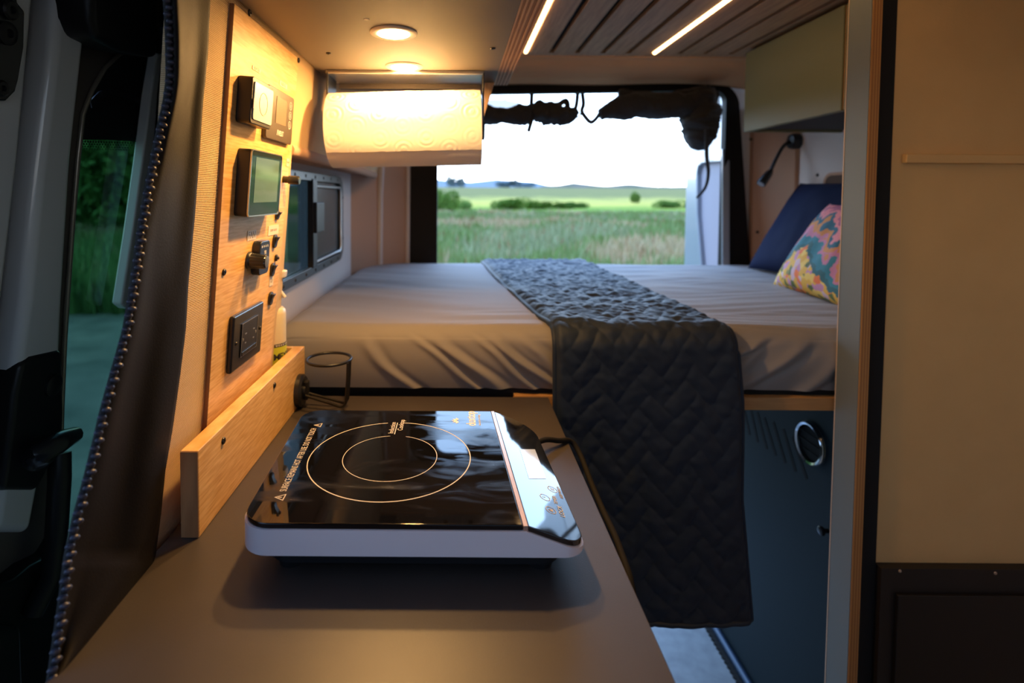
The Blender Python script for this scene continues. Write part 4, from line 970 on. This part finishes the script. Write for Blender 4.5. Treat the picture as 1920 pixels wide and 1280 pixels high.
# ------------------------------------------------------------------ pillows
def pillow(name, label, c, ex, ey, hw, hh, th, material, seedz=0):
    ex = V(ex).normalized(); ey = (V(ey)-ex*V(ey).dot(ex)).normalized(); ez = ex.cross(ey)
    mb = MB(); N = 56; M = 44; vs = []; fs = []
    for sgn in (1, -1):
        k = len(vs)
        for j in range(M+1):
            for i in range(N+1):
                a = -1+2*i/N; b = -1+2*j/M
                ed = (1-abs(a)**2.6)*(1-abs(b)**2.6)
                h = th*max(0, ed)**0.5
                pin = 1-0.10*(abs(b)**2)*(1-abs(a)**6) if False else 1
                x = a*hw*(1-0.07*(1-b*b)*abs(a)**3); y = b*hh*(1-0.08*(1-a*a)*abs(b)**3)
                h += 0.006*noise.noise(V((a*2.3+seedz, b*2.3, sgn)))*ed + 0.003*noise.noise(V((a*6+seedz, b*3, 4)))*ed
                vs.append(V(c)+ex*x+ey*y+ez*h*sgn)
        for j in range(M):
            for i in range(N):
                q = [k+j*(N+1)+i, k+j*(N+1)+i+1, k+(j+1)*(N+1)+i+1, k+(j+1)*(N+1)+i]; fs.append(tuple(q if sgn > 0 else q[::-1]))
    mb.add(vs, fs)
    o = link(name, mb, material, smooth=180, recalc=False)
    bm = bmesh.new(); bm.from_mesh(o.data); bmesh.ops.remove_doubles(bm, verts=bm.verts, dist=0.0005); bm.to_mesh(o.data); bm.free(); o.data.shade_smooth()
    return tag(o, label, 'pillow')
pillow('pillow', 'large plain navy pillow leaning on the right wall', (1.185, 1.70, -0.105), (0, 1, 0), (0.50, 0, 0.86), 0.315, 0.185, 0.065, m_navy)
# printed cushion
mp = bpy.data.materials.new('landscape_print'); mp.use_nodes = True; t = mp.node_tree; b = t.nodes['Principled BSDF']; b.inputs['Roughness'].default_value = 0.8
tcn = t.nodes.new('ShaderNodeTexCoord'); nz = t.nodes.new('ShaderNodeTexNoise'); nz.inputs['Scale'].default_value = 9; nz.inputs['Detail'].default_value = 4
t.links.new(tcn.outputs['Object'], nz.inputs[0])
sx_ = t.nodes.new('ShaderNodeSeparateXYZ'); t.links.new(tcn.outputs['Object'], sx_.inputs[0])
def MM(op, a, b_):
    x = t.nodes.new('ShaderNodeMath'); x.operation = op
    for i, q in enumerate((a, b_)):
        if isinstance(q, (int, float)): x.inputs[i].default_value = q
        else: t.links.new(q, x.inputs[i])
    return x.outputs[0]
# diagonal coordinate: flowers at lower left, ridges at the upper right
cc = MM('ADD', MM('MULTIPLY', sx_.outputs['Z'], 3.0), MM('MULTIPLY', sx_.outputs['Y'], -1.0))
cc = MM('ADD', cc, MM('MULTIPLY', nz.outputs[0], 0.9)); cc = MM('ADD', cc, -0.25)
r1 = t.nodes.new('ShaderNodeValToRGB'); r1.color_ramp.interpolation = 'CONSTANT'; el = r1.color_ramp.elements
el[0].position = 0; el[0].color = (0.75, 0.12, 0.03, 1); el[1].position = 0.22; el[1].color = (0.80, 0.40, 0.04, 1)
for p, c in ((0.30, (0.75, 0.50, 0.08)), (0.40, (0.03, 0.13, 0.14)), (0.47, (0.03, 0.20, 0.25)), (0.55, (0.55, 0.20, 0.30)), (0.60, (0.60, 0.24, 0.05)), (0.66, (0.02, 0.12, 0.18)), (0.72, (0.75, 0.25, 0.28)), (0.78, (0.42, 0.12, 0.22)), (0.83, (0.45, 0.35, 0.60)), (0.90, (0.80, 0.45, 0.20)), (0.96, (0.65, 0.30, 0.15))):
    x = el.new(p); x.color = (*c, 1)
t.links.new(cc, r1.inputs[0])
vo = t.nodes.new('ShaderNodeTexVoronoi'); vo.inputs['Scale'].default_value = 55; t.links.new(tcn.outputs['Object'], vo.inputs[0])
r2 = t.nodes.new('ShaderNodeValToRGB'); r2.color_ramp.interpolation = 'CONSTANT'; el = r2.color_ramp.elements
el[0].position = 0; el[0].color = (0.78, 0.45, 0.05, 1); el[1].position = 0.3; el[1].color = (0.85, 0.20, 0.04, 1)
for p, c in ((0.45, (0.60, 0.28, 0.42)), (0.58, (0.12, 0.16, 0.04)), (0.75, (0.85, 0.60, 0.12)), (0.88, (0.70, 0.50, 0.55))):
    x = el.new(p); x.color = (*c, 1)
sc_ = t.nodes.new('ShaderNodeSeparateColor'); t.links.new(vo.outputs['Color'], sc_.inputs[0]); t.links.new(sc_.outputs[0], r2.inputs[0])
gate = MM('LESS_THAN', cc, 0.40); mx = t.nodes.new('ShaderNodeMix'); mx.data_type = 'RGBA'
t.links.new(gate, mx.inputs[0]); t.links.new(r1.outputs[0], mx.inputs[6]); t.links.new(r2.outputs[0], mx.inputs[7]); t.links.new(mx.outputs[2], b.inputs['Base Color'])
pillow('pillow', 'small colourful cushion printed with flowers and mountains before the navy pillow', (1.030, 1.43, -0.145), (0.10, 1, 0), (0.50, 0, 0.80), 0.215, 0.150, 0.055, mp, 3)
# ================================================================== RIGHT OVERHEAD CABINET
ro = thing('wall_cabinet', 'olive wall cabinet over the pillows at the right', 'cabinet', (1.13, 1.4, 0.222))
link('carcass', MB().box((0.992, 1.085, 0.230), (1.298, 1.83, ZCEIL-0.002)), m_darklow, ro)
yd = 1.372
link('door', MB().box((0.970, yd+0.004, 0.222), (0.9915, 1.842, 0.487)), m_olive, ro, bevel=0.002)
link('door', MB().box((0.970, 1.085, 0.222), (0.9915, yd-0.004, 0.487)), m_olive, ro, bevel=0.002)
link('door_gap_edge', MB().box((0.974, yd-0.0038, 0.224), (0.9914, yd+0.0038, 0.485)), m_plyface, ro)
link('end_panel', MB().box((0.9917, 1.831, 0.222), (1.298, 1.842, 0.487)), m_olive, ro)
# ================================================================== TALL END PANEL + SHOWER WALL
tp = thing('tall_end_panel', 'tall grey-green laminated plywood end panel, full height at the right', 'panel', (0.78, 1.047, ZF))
link('panel_face', MB().box((0.770, 1.020, ZF), (0.7712, 1.078, ZCEIL)), m_greylam, tp)
link('panel_core', MB().box((0.7713, 1.018, ZF), (0.789, 1.0785, ZCEIL)), m_ply_x, tp)
link('edge_bead', MB().box((0.7695, 1.0785, ZF), (0.789, 1.0805, ZCEIL)), mat('bright_edge_band', (0.75, 0.58, 0.42), 0.35), tp)
link('black_channel', MB().box((0.7892, 1.030, ZF), (0.826, 1.08, ZCEIL)), m_black, tp)
cw = thing('cream_partition', 'plain cream partition panel with a thin ledge, far right', 'panel', (1.06, 1.05, -0.70))
zl = at_y(1780, 1055, 1.033).z
link('panel', MB().box((0.8262, 1.033, zl), (1.298, 1.055, ZCEIL)), m_cream, cw)
a = at_y(1690, 289, 1.033); b2 = at_y(1690, 306, 1.033)
link('ledge', MB().box((a.x, 1.020, b2.z), (1.298, 1.033, a.z)), m_cream, cw, bevel=0.002)
lc = thing('low_cabinet', 'dark brown low cabinet beneath the cream partition', 'cabinet', (1.06, 1.05, ZF))
link('frame_panel', MB().box((0.8262, 1.016, ZF), (1.298, 1.055, zl-0.0005)), m_darklow, lc, bevel=0.001)
link('door', MB().box((0.8262+0.028, 1.008, ZF+0.03), (1.298, 1.0155, zl-0.048)), mat('near_black_door', (0.007, 0.005, 0.004), 0.5), lc, bevel=0.002)
for px, py in ((1687, 1070), (1866, 1074)): screw_at(at_y(px, py, 1.016), (0, -1, 0), 0.003, lc, m=mat('bright_screw', (0.5, 0.42, 0.35), 0.4, 0.5))
# ================================================================== UNDER-BED CABINET
XCB = 0.84
uc = thing('underbed_cabinet', 'dark teal cabinet wall under the bed with slots and round vent', 'cabinet', (1.0, 1.6, ZF))
link('side_panel', MB().box((XCB, 1.09, ZF), (XCB+0.016, 2.17, -0.437)), m_teal, uc)
link('top_rail', MB().box((XCB+0.017, 1.12, -0.47), (1.275, 2.15, -0.437)), m_teal, uc)
SLT = [((1395, 768), (1406, 815)), ((1408, 768), (1421, 829)), ((1420, 772), (1438, 842)), ((1433, 783), (1455, 854)), ((1450, 791), (1473, 868)), ((1469, 804), (1492, 884)), ((1486, 818), (1513, 898))]
for (a, b) in SLT:
    p = at_x(*a, XCB); q = at_x(*b, XCB); d = (q-p).normalized(); e2 = V((1, 0, 0)).cross(d)*0.0055
    link('vent_slot', MB().prism([p-e2, p+e2, q+e2, q-e2], (-0.0006, 0, 0)), m_black, uc)
vc = at_x(1523, 831, XCB)
vt_ = link('round_vent', MB().lathe([(0.052, 0), (0.052, 0.006), (0.047, 0.012), (0.042, 0.010), (0.040, 0.001)], vc, (-1, 0, 0), 40), m_chrome, uc, smooth=40, label='chrome ringed round vent')
link('vent_core', MB().lathe([(0.041, 0.0015), (0.038, 0.004)], vc, (-1, 0, 0), 32), m_black, vt_)
for k in range(3): link('vent_fin', MB().box((vc.x-0.0065, vc.y-0.036, vc.z-0.022+k*0.02), (vc.x-0.0045, vc.y+0.036, vc.z-0.018+k*0.02)), m_black, vt_)
kp = at_x(1552, 995, XCB)
link('latch_knob', MB().lathe([(0.005, 0), (0.005, 0.010), (0.010, 0.012), (0.010, 0.018), (0.007, 0.020)], kp, (-1, 0, 0), 20), m_blackpl_s, uc, smooth=40)
struct('trim_3', MB().tube([(XCB-0.012, 1.0, ZF+0.014), (XCB-0.012, 2.15, ZF+0.014)], 0.012, 10), m_blueedge, smooth=60)
mb = MB()
for i in range(70): mb.lathe([(0.012, 0), (0.009, 0.006)], (XCB-0.028, 1.0+i*0.0165, ZF), (0, 0, 1), 8)
o = link('rubber_edge_strip', mb, m_black); tag(o, 'scalloped black rubber edge strip on the floor beside the teal cabinet', 'strip')
# ================================================================== READING LAMP
rb = at_x(1496, 265, 1.298)
rlmp = thing('reading_lamp', 'black gooseneck reading lamp on the right wall above the pillows', 'lamp', rb)
link('base', MB().lathe([(0.030, 0), (0.030, 0.020), (0.026, 0.030), (0.014, 0.034)], rb, (-1, 0, 0), 28), m_blackpl, rlmp, smooth=40)
nk = smooth_pts([rb+V((-0.03, 0, 0)), at_y(1468, 275, rb.y-0.01), at_y(1454, 300, rb.y-0.02), at_y(1444, 322, rb.y-0.03)], 8)
link('gooseneck', MB().tube(nk, 0.0065, 10), m_blackpl, rlmp, smooth=60)
hp = nk[-1]; hq = at_y(1427, 345, rb.y-0.04); hd_ = (hq-hp).normalized(); hl = (hq-hp).length
hd2 = link('head', MB().lathe([(0.007, -0.01), (0.013, 0.006), (0.016, hl*0.6), (0.017, hl), (0.014, hl+0.001)], hp, hd_, 20), m_blackpl_s, rlmp, smooth=40)
link('lens', MB().lathe([(0.0135, 0), (0.012, 0.001)], hq+hd_*0.0012, hd_, 18), mat('grey_lens', (0.35, 0.36, 0.38), 0.2), hd2)
# ================================================================== ROLLED INSECT SCREEN
def lumpy(name, P, rf, parent, n=18, amp=0.2, sd=0, m=None):
    P = smooth_pts(P, 14); N = len(P)
    def r(t):
        b = rf(t) if callable(rf) else rf
        return [b*(1+amp*noise.noise(V((t*7+sd, math.cos(2*math.pi*k/n)*1.3, math.sin(2*math.pi*k/n)*1.3+sd)))+0.5*amp*noise.noise(V((t*24+sd, math.cos(2*math.pi*k/n)*2.5, math.sin(2*math.pi*k/n)*2.5)))) for k in range(n)]
    return link(name, MB().tube(P, r, n), m or m_scr, parent, smooth=180)
YS = 2.14
A = lambda px, py, y=YS: at_y(px, py, y)
s1 = thing('rolled_insect_screen', 'black insect screen rolled up and tied along the top of the rear opening, left part', 'screen', A(980, 215))
lumpy('roll', [A(880, 206), A(920, 216), A(960, 217), A(993, 214)], lambda t: 0.036+0.006*math.sin(t*9), s1, sd=1)
lumpy('roll', [A(993, 212), A(1015, 211), A(1040, 214), A(1062, 218), A(1082, 206)], lambda t: 0.030+0.018*math.sin(min(1, t*1.2)*math.pi)*0.7 - 0.016*sm(0.8, 1, t), s1, sd=4, amp=0.35)
lumpy('loose_fold', [A(1000, 200), A(1012, 192), A(1025, 202), A(1045, 196), A(1062, 190), A(1064, 212)], 0.011, s1, sd=6, amp=0.4)
mesh_see = mat('sheer_mesh_fold', (0.05, 0.06, 0.07), 0.9, alpha=0.55)
lumpy('sheer_fold', [A(900, 200), A(930, 194), A(960, 198), A(990, 208)], 0.016, s1, sd=8, amp=0.3, m=mesh_see)
for a, b in (((997, 178), (996, 205)), ((997, 225), (991, 246))):
    link('tie_strap', MB().tube([A(*a, YS-0.02), A((a[0]+b[0])/2, (a[1]+b[1])/2, YS-0.045), A(*b, YS-0.03)], 0.0085, 6), m_scr, s1, smooth=60)
link('tie_strap', MB().tube(smooth_pts([A(1083, 176), A(1081, 195), A(1077, 212), A(1082, 222)]), 0.0085, 6), m_scr, s1, smooth=60)
link('tie_strap', MB().tube(smooth_pts([A(1092, 176), A(1094, 195), A(1091, 208), A(1098, 220), A(1108, 229), A(1118, 222), A(1130, 205), A(1148, 193)]), 0.0085, 6), m_scr, s1, smooth=60)
link('tie_strap', MB().tube(smooth_pts([A(1088, 212), A(1087, 225), A(1088, 232)]), 0.003, 6), m_scr, s1, smooth=60)
s2 = thing('rolled_insect_screen', 'black insect screen bundled in the upper right corner of the rear opening', 'screen', A(1220, 205))
lumpy('roll', [A(1125, 215), A(1150, 206), A(1190, 198), A(1235, 199), A(1275, 197), A(1305, 190)], lambda t: 0.022+0.028*sm(0, 0.35, t), s2, sd=11)
lumpy('top_fold', [A(1160, 178), A(1200, 180), A(1250, 182), A(1300, 176), A(1345, 180)], 0.019, s2, sd=15, amp=0.35)
lumpy('hanging_bundle', [A(1318, 165), A(1316, 195), A(1315, 230), A(1312, 255), A(1303, 280)], lambda t: 0.040+0.040*math.sin(t*math.pi)*0.85-0.024*sm(0.8, 1, t), s2, sd=19, amp=0.3)
link('hanging_strap', MB().tube(smooth_pts([A(1326, 160, YS-0.03), A(1325, 230, YS-0.06), A(1325, 290, YS-0.06), A(1328, 325, YS-0.05), A(1322, 352, YS-0.04), A(1306, 371, YS-0.03)]), lambda t: 0.0105-0.006*t, 8), m_scr, s2, smooth=60)
# thin sheer remnant in the corner
link('sheer_corner', MB().prism([A(1296, 185), A(1350, 178), A(1352, 215), A(1338, 235), A(1300, 225)], (0, 0.002, 0)), mesh_see, s2)
# ================================================================== REAR DOOR, SWUNG OPEN
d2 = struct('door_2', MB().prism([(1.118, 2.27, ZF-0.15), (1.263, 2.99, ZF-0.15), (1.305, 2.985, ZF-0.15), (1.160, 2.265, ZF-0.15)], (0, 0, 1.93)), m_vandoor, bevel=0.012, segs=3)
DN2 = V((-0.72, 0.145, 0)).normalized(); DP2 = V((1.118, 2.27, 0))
def rd(px, py, d=0): return at_pl(px, py, DP2+DN2*d, DN2)
# raised pressing around a recessed inner panel
out_ = [(1289, 300), (1291, 288), (1300, 282), (1330, 280), (1354, 279), (1354, 640), (1292, 660), (1287, 500), (1286, 400)]
inn_ = [(1306, 325), (1309, 312), (1316, 306), (1335, 304), (1353, 303), (1353, 620), (1318, 620), (1314, 500), (1306, 400)]
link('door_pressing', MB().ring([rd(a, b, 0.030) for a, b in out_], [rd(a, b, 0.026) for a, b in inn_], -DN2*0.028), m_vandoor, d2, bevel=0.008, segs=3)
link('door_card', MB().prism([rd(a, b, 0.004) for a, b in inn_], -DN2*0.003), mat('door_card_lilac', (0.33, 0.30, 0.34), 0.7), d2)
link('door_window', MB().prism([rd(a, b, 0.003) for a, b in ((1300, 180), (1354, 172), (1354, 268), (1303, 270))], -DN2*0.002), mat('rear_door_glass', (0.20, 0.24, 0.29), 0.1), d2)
# ================================================================== OUTSIDE
GZ0 = -1.95
def gh(x, y):
    h = GZ0
    r = max(0.0, math.hypot(x*0.35, y))
    h += interp([0, 60, 120, 300, 380, 460, 900], [0, 0, 0.95, 6.6, 7.5, 4.0, -4.0], r)
    return h + 0.10*noise.noise(V((x*0.15, y*0.15, 0)))
ys = [-30, -10, 0, 2, 4, 6, 8, 10, 12, 14, 17, 20, 24, 28, 33, 38, 44, 50, 58, 66, 76, 88, 100, 115, 130, 150, 175, 200, 230, 260, 290, 320, 345, 365, 380, 400, 430, 460, 520, 700, 900]
xs = [-400, -300, -200, -140, -100, -70, -50, -36, -28, -22, -17, -13, -10, -7, -5, -3, -1, 1, 3, 5, 8, 11, 15, 20, 26, 34, 45, 60, 80, 110, 150, 200, 280, 400]
mb = MB(); nx = len(xs)
mb.v = [(x, y, gh(x, y)) for y in ys for x in xs]; mb.f = [(j*nx+i, j*nx+i+1, (j+1)*nx+i+1, (j+1)*nx+i) for j in range(len(ys)-1) for i in range(nx-1)]
mg = bpy.data.materials.new('meadow_ground'); mg.use_nodes = True; t = mg.node_tree; b = t.nodes['Principled BSDF']; b.inputs['Roughness'].default_value = 1; b.inputs['Specular IOR Level'].default_value = 0.05
ge = t.nodes.new('ShaderNodeNewGeometry'); sx_ = t.nodes.new('ShaderNodeSeparateXYZ'); t.links.new(ge.outputs['Position'], sx_.inputs[0])
nz = t.nodes.new('ShaderNodeTexNoise'); nz.inputs['Scale'].default_value = 0.12; nz.inputs['Detail'].default_value = 6; t.links.new(ge.outputs['Position'], nz.inputs[0])
lgn = MM('LOGARITHM', MM('MAXIMUM', sx_.outputs['Y'], 1.0), 10.0)
v1_ = MM('ADD', MM('DIVIDE', lgn, 3.0), MM('MULTIPLY', MM('SUBTRACT', nz.outputs[0], 0.5), 0.10))
r1 = t.nodes.new('ShaderNodeValToRGB'); el = r1.color_ramp.elements
def lp_(y): return math.log10(y)/3
st = [(5, (0.16, 0.155, 0.14)), (8.5, (0.16, 0.16, 0.13)), (9.5, (0.13, 0.19, 0.07)), (20, (0.26, 0.28, 0.11)), (34, (0.30, 0.30, 0.13)), (42, (0.44, 0.29, 0.17)), (52, (0.44, 0.30, 0.15)), (58, (0.17, 0.25, 0.04)), (75, (0.22, 0.32, 0.04)), (92, (0.62, 0.50, 0.10)), (125, (0.50, 0.42, 0.10)), (150, (0.24, 0.22, 0.07)), (340, (0.25, 0.215, 0.075)), (400, (0.2, 0.18, 0.09))]
el[0].position = lp_(st[0][0]); el[0].color = (*st[0][1], 1); el[1].position = lp_(st[-1][0]); el[1].color = (*st[-1][1], 1)
for y, c in st[1:-1]: x = el.new(lp_(y)); x.color = (*c, 1)
t.links.new(v1_, r1.inputs[0])
n2 = t.nodes.new('ShaderNodeTexNoise'); n2.inputs['Scale'].default_value = 2.2; n2.inputs['Detail'].default_value = 5; t.links.new(ge.outputs['Position'], n2.inputs[0])
mxx = t.nodes.new('ShaderNodeMix'); mxx.data_type = 'RGBA'; mxx.blend_type = 'MULTIPLY'; mxx.inputs[0].default_value = 0.8
r3 = t.nodes.new('ShaderNodeValToRGB'); r3.color_ramp.elements[0].position = 0.3; r3.color_ramp.elements[1].position = 0.7; r3.color_ramp.elements[0].color = (0.55, 0.6, 0.55, 1); r3.color_ramp.elements[1].color = (1.25, 1.2, 1.1, 1)
t.links.new(n2.outputs[0], r3.inputs[0]); t.links.new(r1.outputs[0], mxx.inputs[6]); t.links.new(r3.outputs[0], mxx.inputs[7]); t.links.new(mxx.outputs[2], b.inputs['Base Color'])
g = struct('ground', mb, mg, smooth=180)
# meadow grass tufts (uncountable): one object
def grass(name, label, n, xr, yr, hgt, cols, keep=lambda x, y: True):
    me = bpy.data.meshes.new(name); P = []; Fc = []; mi = []
    cnt = 0
    while cnt < n:
        y = yr[0]+(yr[1]-yr[0])*random.random()**1.3; x = xr[0](y)+(xr[1](y)-xr[0](y))*random.random()
        if not keep(x, y): continue
        cnt += 1; z = gh(x, y)-0.02; s_ = 0.6+0.8*random.random(); mm = 0
        nv = noise.noise(V((x*0.25, y*0.12, 3)))
        mm = 0 if nv > 0.12 else (1 if nv > -0.2 else 2)
        if random.random() < 0.15: mm = random.randrange(len(cols))
        wsc = 0.02+0.0022*y
        for k in range(4):
            a = random.random()*6.28; le = 0.25*random.random(); h = hgt*s_*(0.6+0.6*random.random())
            dx, dy = math.cos(a), math.sin(a); bx = x+random.uniform(-.25, .25); by = y+random.uniform(-.25, .25)
            k0 = len(P); px_, py_ = -dy*wsc, dx*wsc
            P += [(bx-px_, by-py_, z), (bx+px_, by+py_, z), (bx+dx*le*h*0.5+px_*.8, by+dy*le*h*0.5+py_*.8, z+h*0.6), (bx+dx*le*h*1.3, by+dy*le*h*1.3, z+h)]
            Fc.append((k0, k0+1, k0+2, k0+3)); mi.append(mm)
    me.from_pydata(P, [], Fc)
    for c in cols: me.materials.append(c)
    me.polygons.foreach_set('material_index', mi)
    o = bpy.data.objects.new(name, me); C.objects.link(o); tag(o, label, 'grass', kind='stuff'); return o
def leafm(name, c, c2): return mat(name, c, 0.9, var=(c2, 0.8, (1, 1, 1)), spec=0.05)
gc = [leafm('grass_grey_green', (0.36, 0.40, 0.20), (0.46, 0.46, 0.26)), leafm('grass_green', (0.24, 0.33, 0.10), (0.32, 0.40, 0.16)), leafm('grass_straw', (0.66, 0.50, 0.30), (0.54, 0.44, 0.25)), leafm('grass_rust', (0.40, 0.18, 0.09), (0.48, 0.26, 0.15))]
grass('meadow_grass', 'tall grey-green and straw meadow grass seen through the rear opening', 26000, (lambda y: -0.12*y-2, lambda y: 0.60*y+2), (10, 50), 0.55, gc)
gd = [leafm('verge_green', (0.10, 0.20, 0.06), (0.15, 0.27, 0.09)), leafm('verge_olive', (0.15, 0.20, 0.07), (0.2, 0.26, 0.1)), leafm('verge_straw', (0.28, 0.26, 0.15), (0.2, 0.2, 0.1)), gc[1]]
grass('verge_grass', 'rough green grass seen through the dark sliding door window', 9000, (lambda y: -1.05*y-1, lambda y: -0.45*y+0.5), (8.8, 24), 0.5, gd)
# leafy clumps
def clump_mesh(name, nl, leaf, mlist, squash=0.6, seed=1, lobes=9):
    r_ = random.Random(seed); P = []; Fc = []; mi = []
    L_ = [(r_.uniform(-.6, .6), r_.uniform(-.6, .6), r_.uniform(0.2, .75), r_.uniform(.30, .5)) for _ in range(lobes)]
    for _ in range(nl):
        cx, cy, cz, cr = r_.choice(L_); d = V((r_.gauss(0, 1), r_.gauss(0, 1), r_.gauss(0, 1))).normalized()*cr*(0.75+0.3*r_.random())
        p = V((cx, cy, cz))+d; p.z = max(0, p.z)*squash*1.6
        a = V((r_.gauss(0, 1), r_.gauss(0, 1), r_.gauss(0, 1))).normalized()*leaf; b = a.orthogonal().normalized()*leaf*0.6; k = len(P)
        P += [p-a, p+b, p+a, p-b]; Fc.append((k, k+1, k+2, k+3)); mi.append(r_.randrange(len(mlist)))
    me = bpy.data.meshes.new(name); me.from_pydata([tuple(p) for p in P], [], Fc)
    for m in mlist: me.materials.append(m)
    me.polygons.foreach_set('material_index', mi); return me
mlf = [leafm('leaf_dark_green', (0.05, 0.13, 0.03), (0.08, 0.18, 0.04)), leafm('leaf_mid_green', (0.09, 0.20, 0.05), (0.13, 0.26, 0.07))]
mls = [leafm('shrub_green', (0.10, 0.17, 0.03), (0.16, 0.25, 0.05)), leafm('shrub_light', (0.20, 0.32, 0.05), (0.14, 0.24, 0.05))]
mfar = [leafm('far_tree_blue_green', (0.16, 0.22, 0.24), (0.2, 0.27, 0.28))]
CM = {'tree': clump_mesh('foliage', 5200, 0.045, mlf, 0.7, 1, 12), 'tree2': clump_mesh('foliage', 5200, 0.045, mlf, 0.75, 5, 14), 'shrub': clump_mesh('foliage', 2600, 0.05, mls, 0.5, 2), 'shrub2': clump_mesh('foliage', 2600, 0.05, mls, 0.5, 9), 'far': clump_mesh('foliage', 900, 0.08, mfar, 0.6, 3)}
trk = MB().tube([(0, 0, -0.1), (0.02, 0, 0.3), (0, 0.02, 0.6)], 0.035, 8)
def plant(kind, name, label, cat, x, y, w_, h_, group, rot=0.0, trunk=False):
    z = gh(x, y)-0.05; t = thing(name, label, cat, (x, y, z), group)
    lift = 0.12*h_ if trunk else 0
    o = bpy.data.objects.new('foliage', CM[kind]); C.objects.link(o); o.parent = t; o.location = (0, 0, lift); o.scale = (w_, w_, h_); o.rotation_euler.z = rot; ORG[o.name] = V((x, y, z))
    if trunk:
        me = bpy.data.meshes.get('trunk_mesh')
        if not me:
            me = bpy.data.meshes.new('trunk_mesh'); me.from_pydata(trk.v, [], trk.f); me.materials.append(mat('bark', (0.06, 0.045, 0.035), 0.9))
        k = bpy.data.objects.new('trunk', me); C.objects.link(k); k.parent = t; k.scale = (w_, w_, h_); k.rotation_euler.z = rot
    return t
# trees beyond the sliding door window
TL = 'dark green tree beyond the tinted sliding door window'
for i, (x, y, w_, h_) in enumerate(((-13, 25, 3.6, 5.2), (-17, 27, 4.2, 5.8), (-21.5, 26, 4.0, 5.4), (-26, 28, 4.5, 6.2), (-31, 27, 4.6, 5.8), (-19, 33, 5, 6.6), (-27, 35, 5, 7.0), (-36, 32, 5, 6.5))):
    plant('tree' if i % 2 else 'tree2', 'tree', TL, 'tree', x, y, w_, h_, 'trees beyond the sliding door window', i*1.3, True)
# shrubs in the green band
def gx(px, y): return at_y(px, 390, y).x
for i, (px, y, w_, h_, lab) in enumerate(((838, 62, 2.6, 3.4, 'tall bright green bush at the left edge of the rear view'), (868, 70, 2.0, 1.6, 'low green bush just right of the tall bush in the meadow'), (945, 72, 2.4, 1.7, 'dark green shrub, left half of the long shrub clump in the meadow'), (975, 72, 2.7, 1.9, 'dark green shrub, middle and tallest of the long clump in the meadow'), (1010, 74, 2.2, 1.3, 'low green shrub at the right end of the long clump'), (1045, 76, 2.6, 1.2, 'flat green shrub near the centre of the meadow band'), (1085, 78, 2.2, 1.1, 'small flat green shrub right of the centre of the meadow band'), (1190, 105, 1.3, 2.8, 'small lone sapling in the yellow field'), (1245, 80, 2.0, 1.5, 'green shrub, the left one of the pair by the white door'), (1272, 80, 2.2, 1.4, 'green shrub, the right one of the pair by the white door'))):
    plant('shrub' if i % 2 else 'shrub2', 'shrub', lab, 'shrub', gx(px, y), y, w_, h_, 'shrubs in the meadow', i*0.9)
for px, y, w_, h_, lab in ((847, 330, 4.0, 7.0, 'distant tree, left of the pair on the horizon'), (864, 330, 4.0, 6.0, 'distant tree, right of the pair on the horizon'), (945, 335, 6.5, 4.0, 'distant hedge clump, left end of the horizon row'), (965, 335, 5, 5.2, 'distant tree, tallest of the horizon row'), (988, 335, 6, 3.4, 'distant hedge clump, right end of the horizon row')):
    x = gx(px, y); t = plant('far', 'distant_tree', lab, 'tree', x, y, w_, h_, 'trees on the horizon', px)
# hills
mb = MB()
def hill(px0, px1, Y, prof, mb):
    n = 60; vs = []
    for i in range(n+1):
        px = px0+(px1-px0)*i/n; py = interp([p[0] for p in prof], [p[1] for p in prof], px)-1.2*noise.noise(V((px*0.04, Y*0.01, 0)))
        top = at_y(px, py, Y); vs += [(top.x, Y-60, -20), (top.x, Y, top.z), (top.x, Y+200, -20)]
    fs = []
    for i in range(n):
        for k in range(2): fs.append((3*i+k, 3*i+k+1, 3*i+3+k+1, 3*i+3+k))
    return mb.add(vs, fs)
hill(300, 1700, 2600, [(300, 352), (700, 340), (820, 336), (880, 342), (930, 336), (1000, 341), (1040, 350), (1200, 352), (1420, 347), (1700, 350)], mb)
struct('hills', mb, mat('hazy_hills', (0.36, 0.40, 0.42), 1.0, spec=0), smooth=180)  # distance haze is put into the blue-grey base colour
mb = MB(); hill(980, 1500, 470, [(980, 358), (1020, 349), (1050, 347), (1075, 342), (1100, 345), (1140, 349), (1175, 345), (1230, 349), (1300, 350), (1500, 350)], mb)
struct('ridge', mb, mat('brown_ridge', (0.24, 0.20, 0.15), 1.0, var=((0.18, 0.17, 0.11), 0.1, (1, 1, 1)), spec=0), smooth=180)
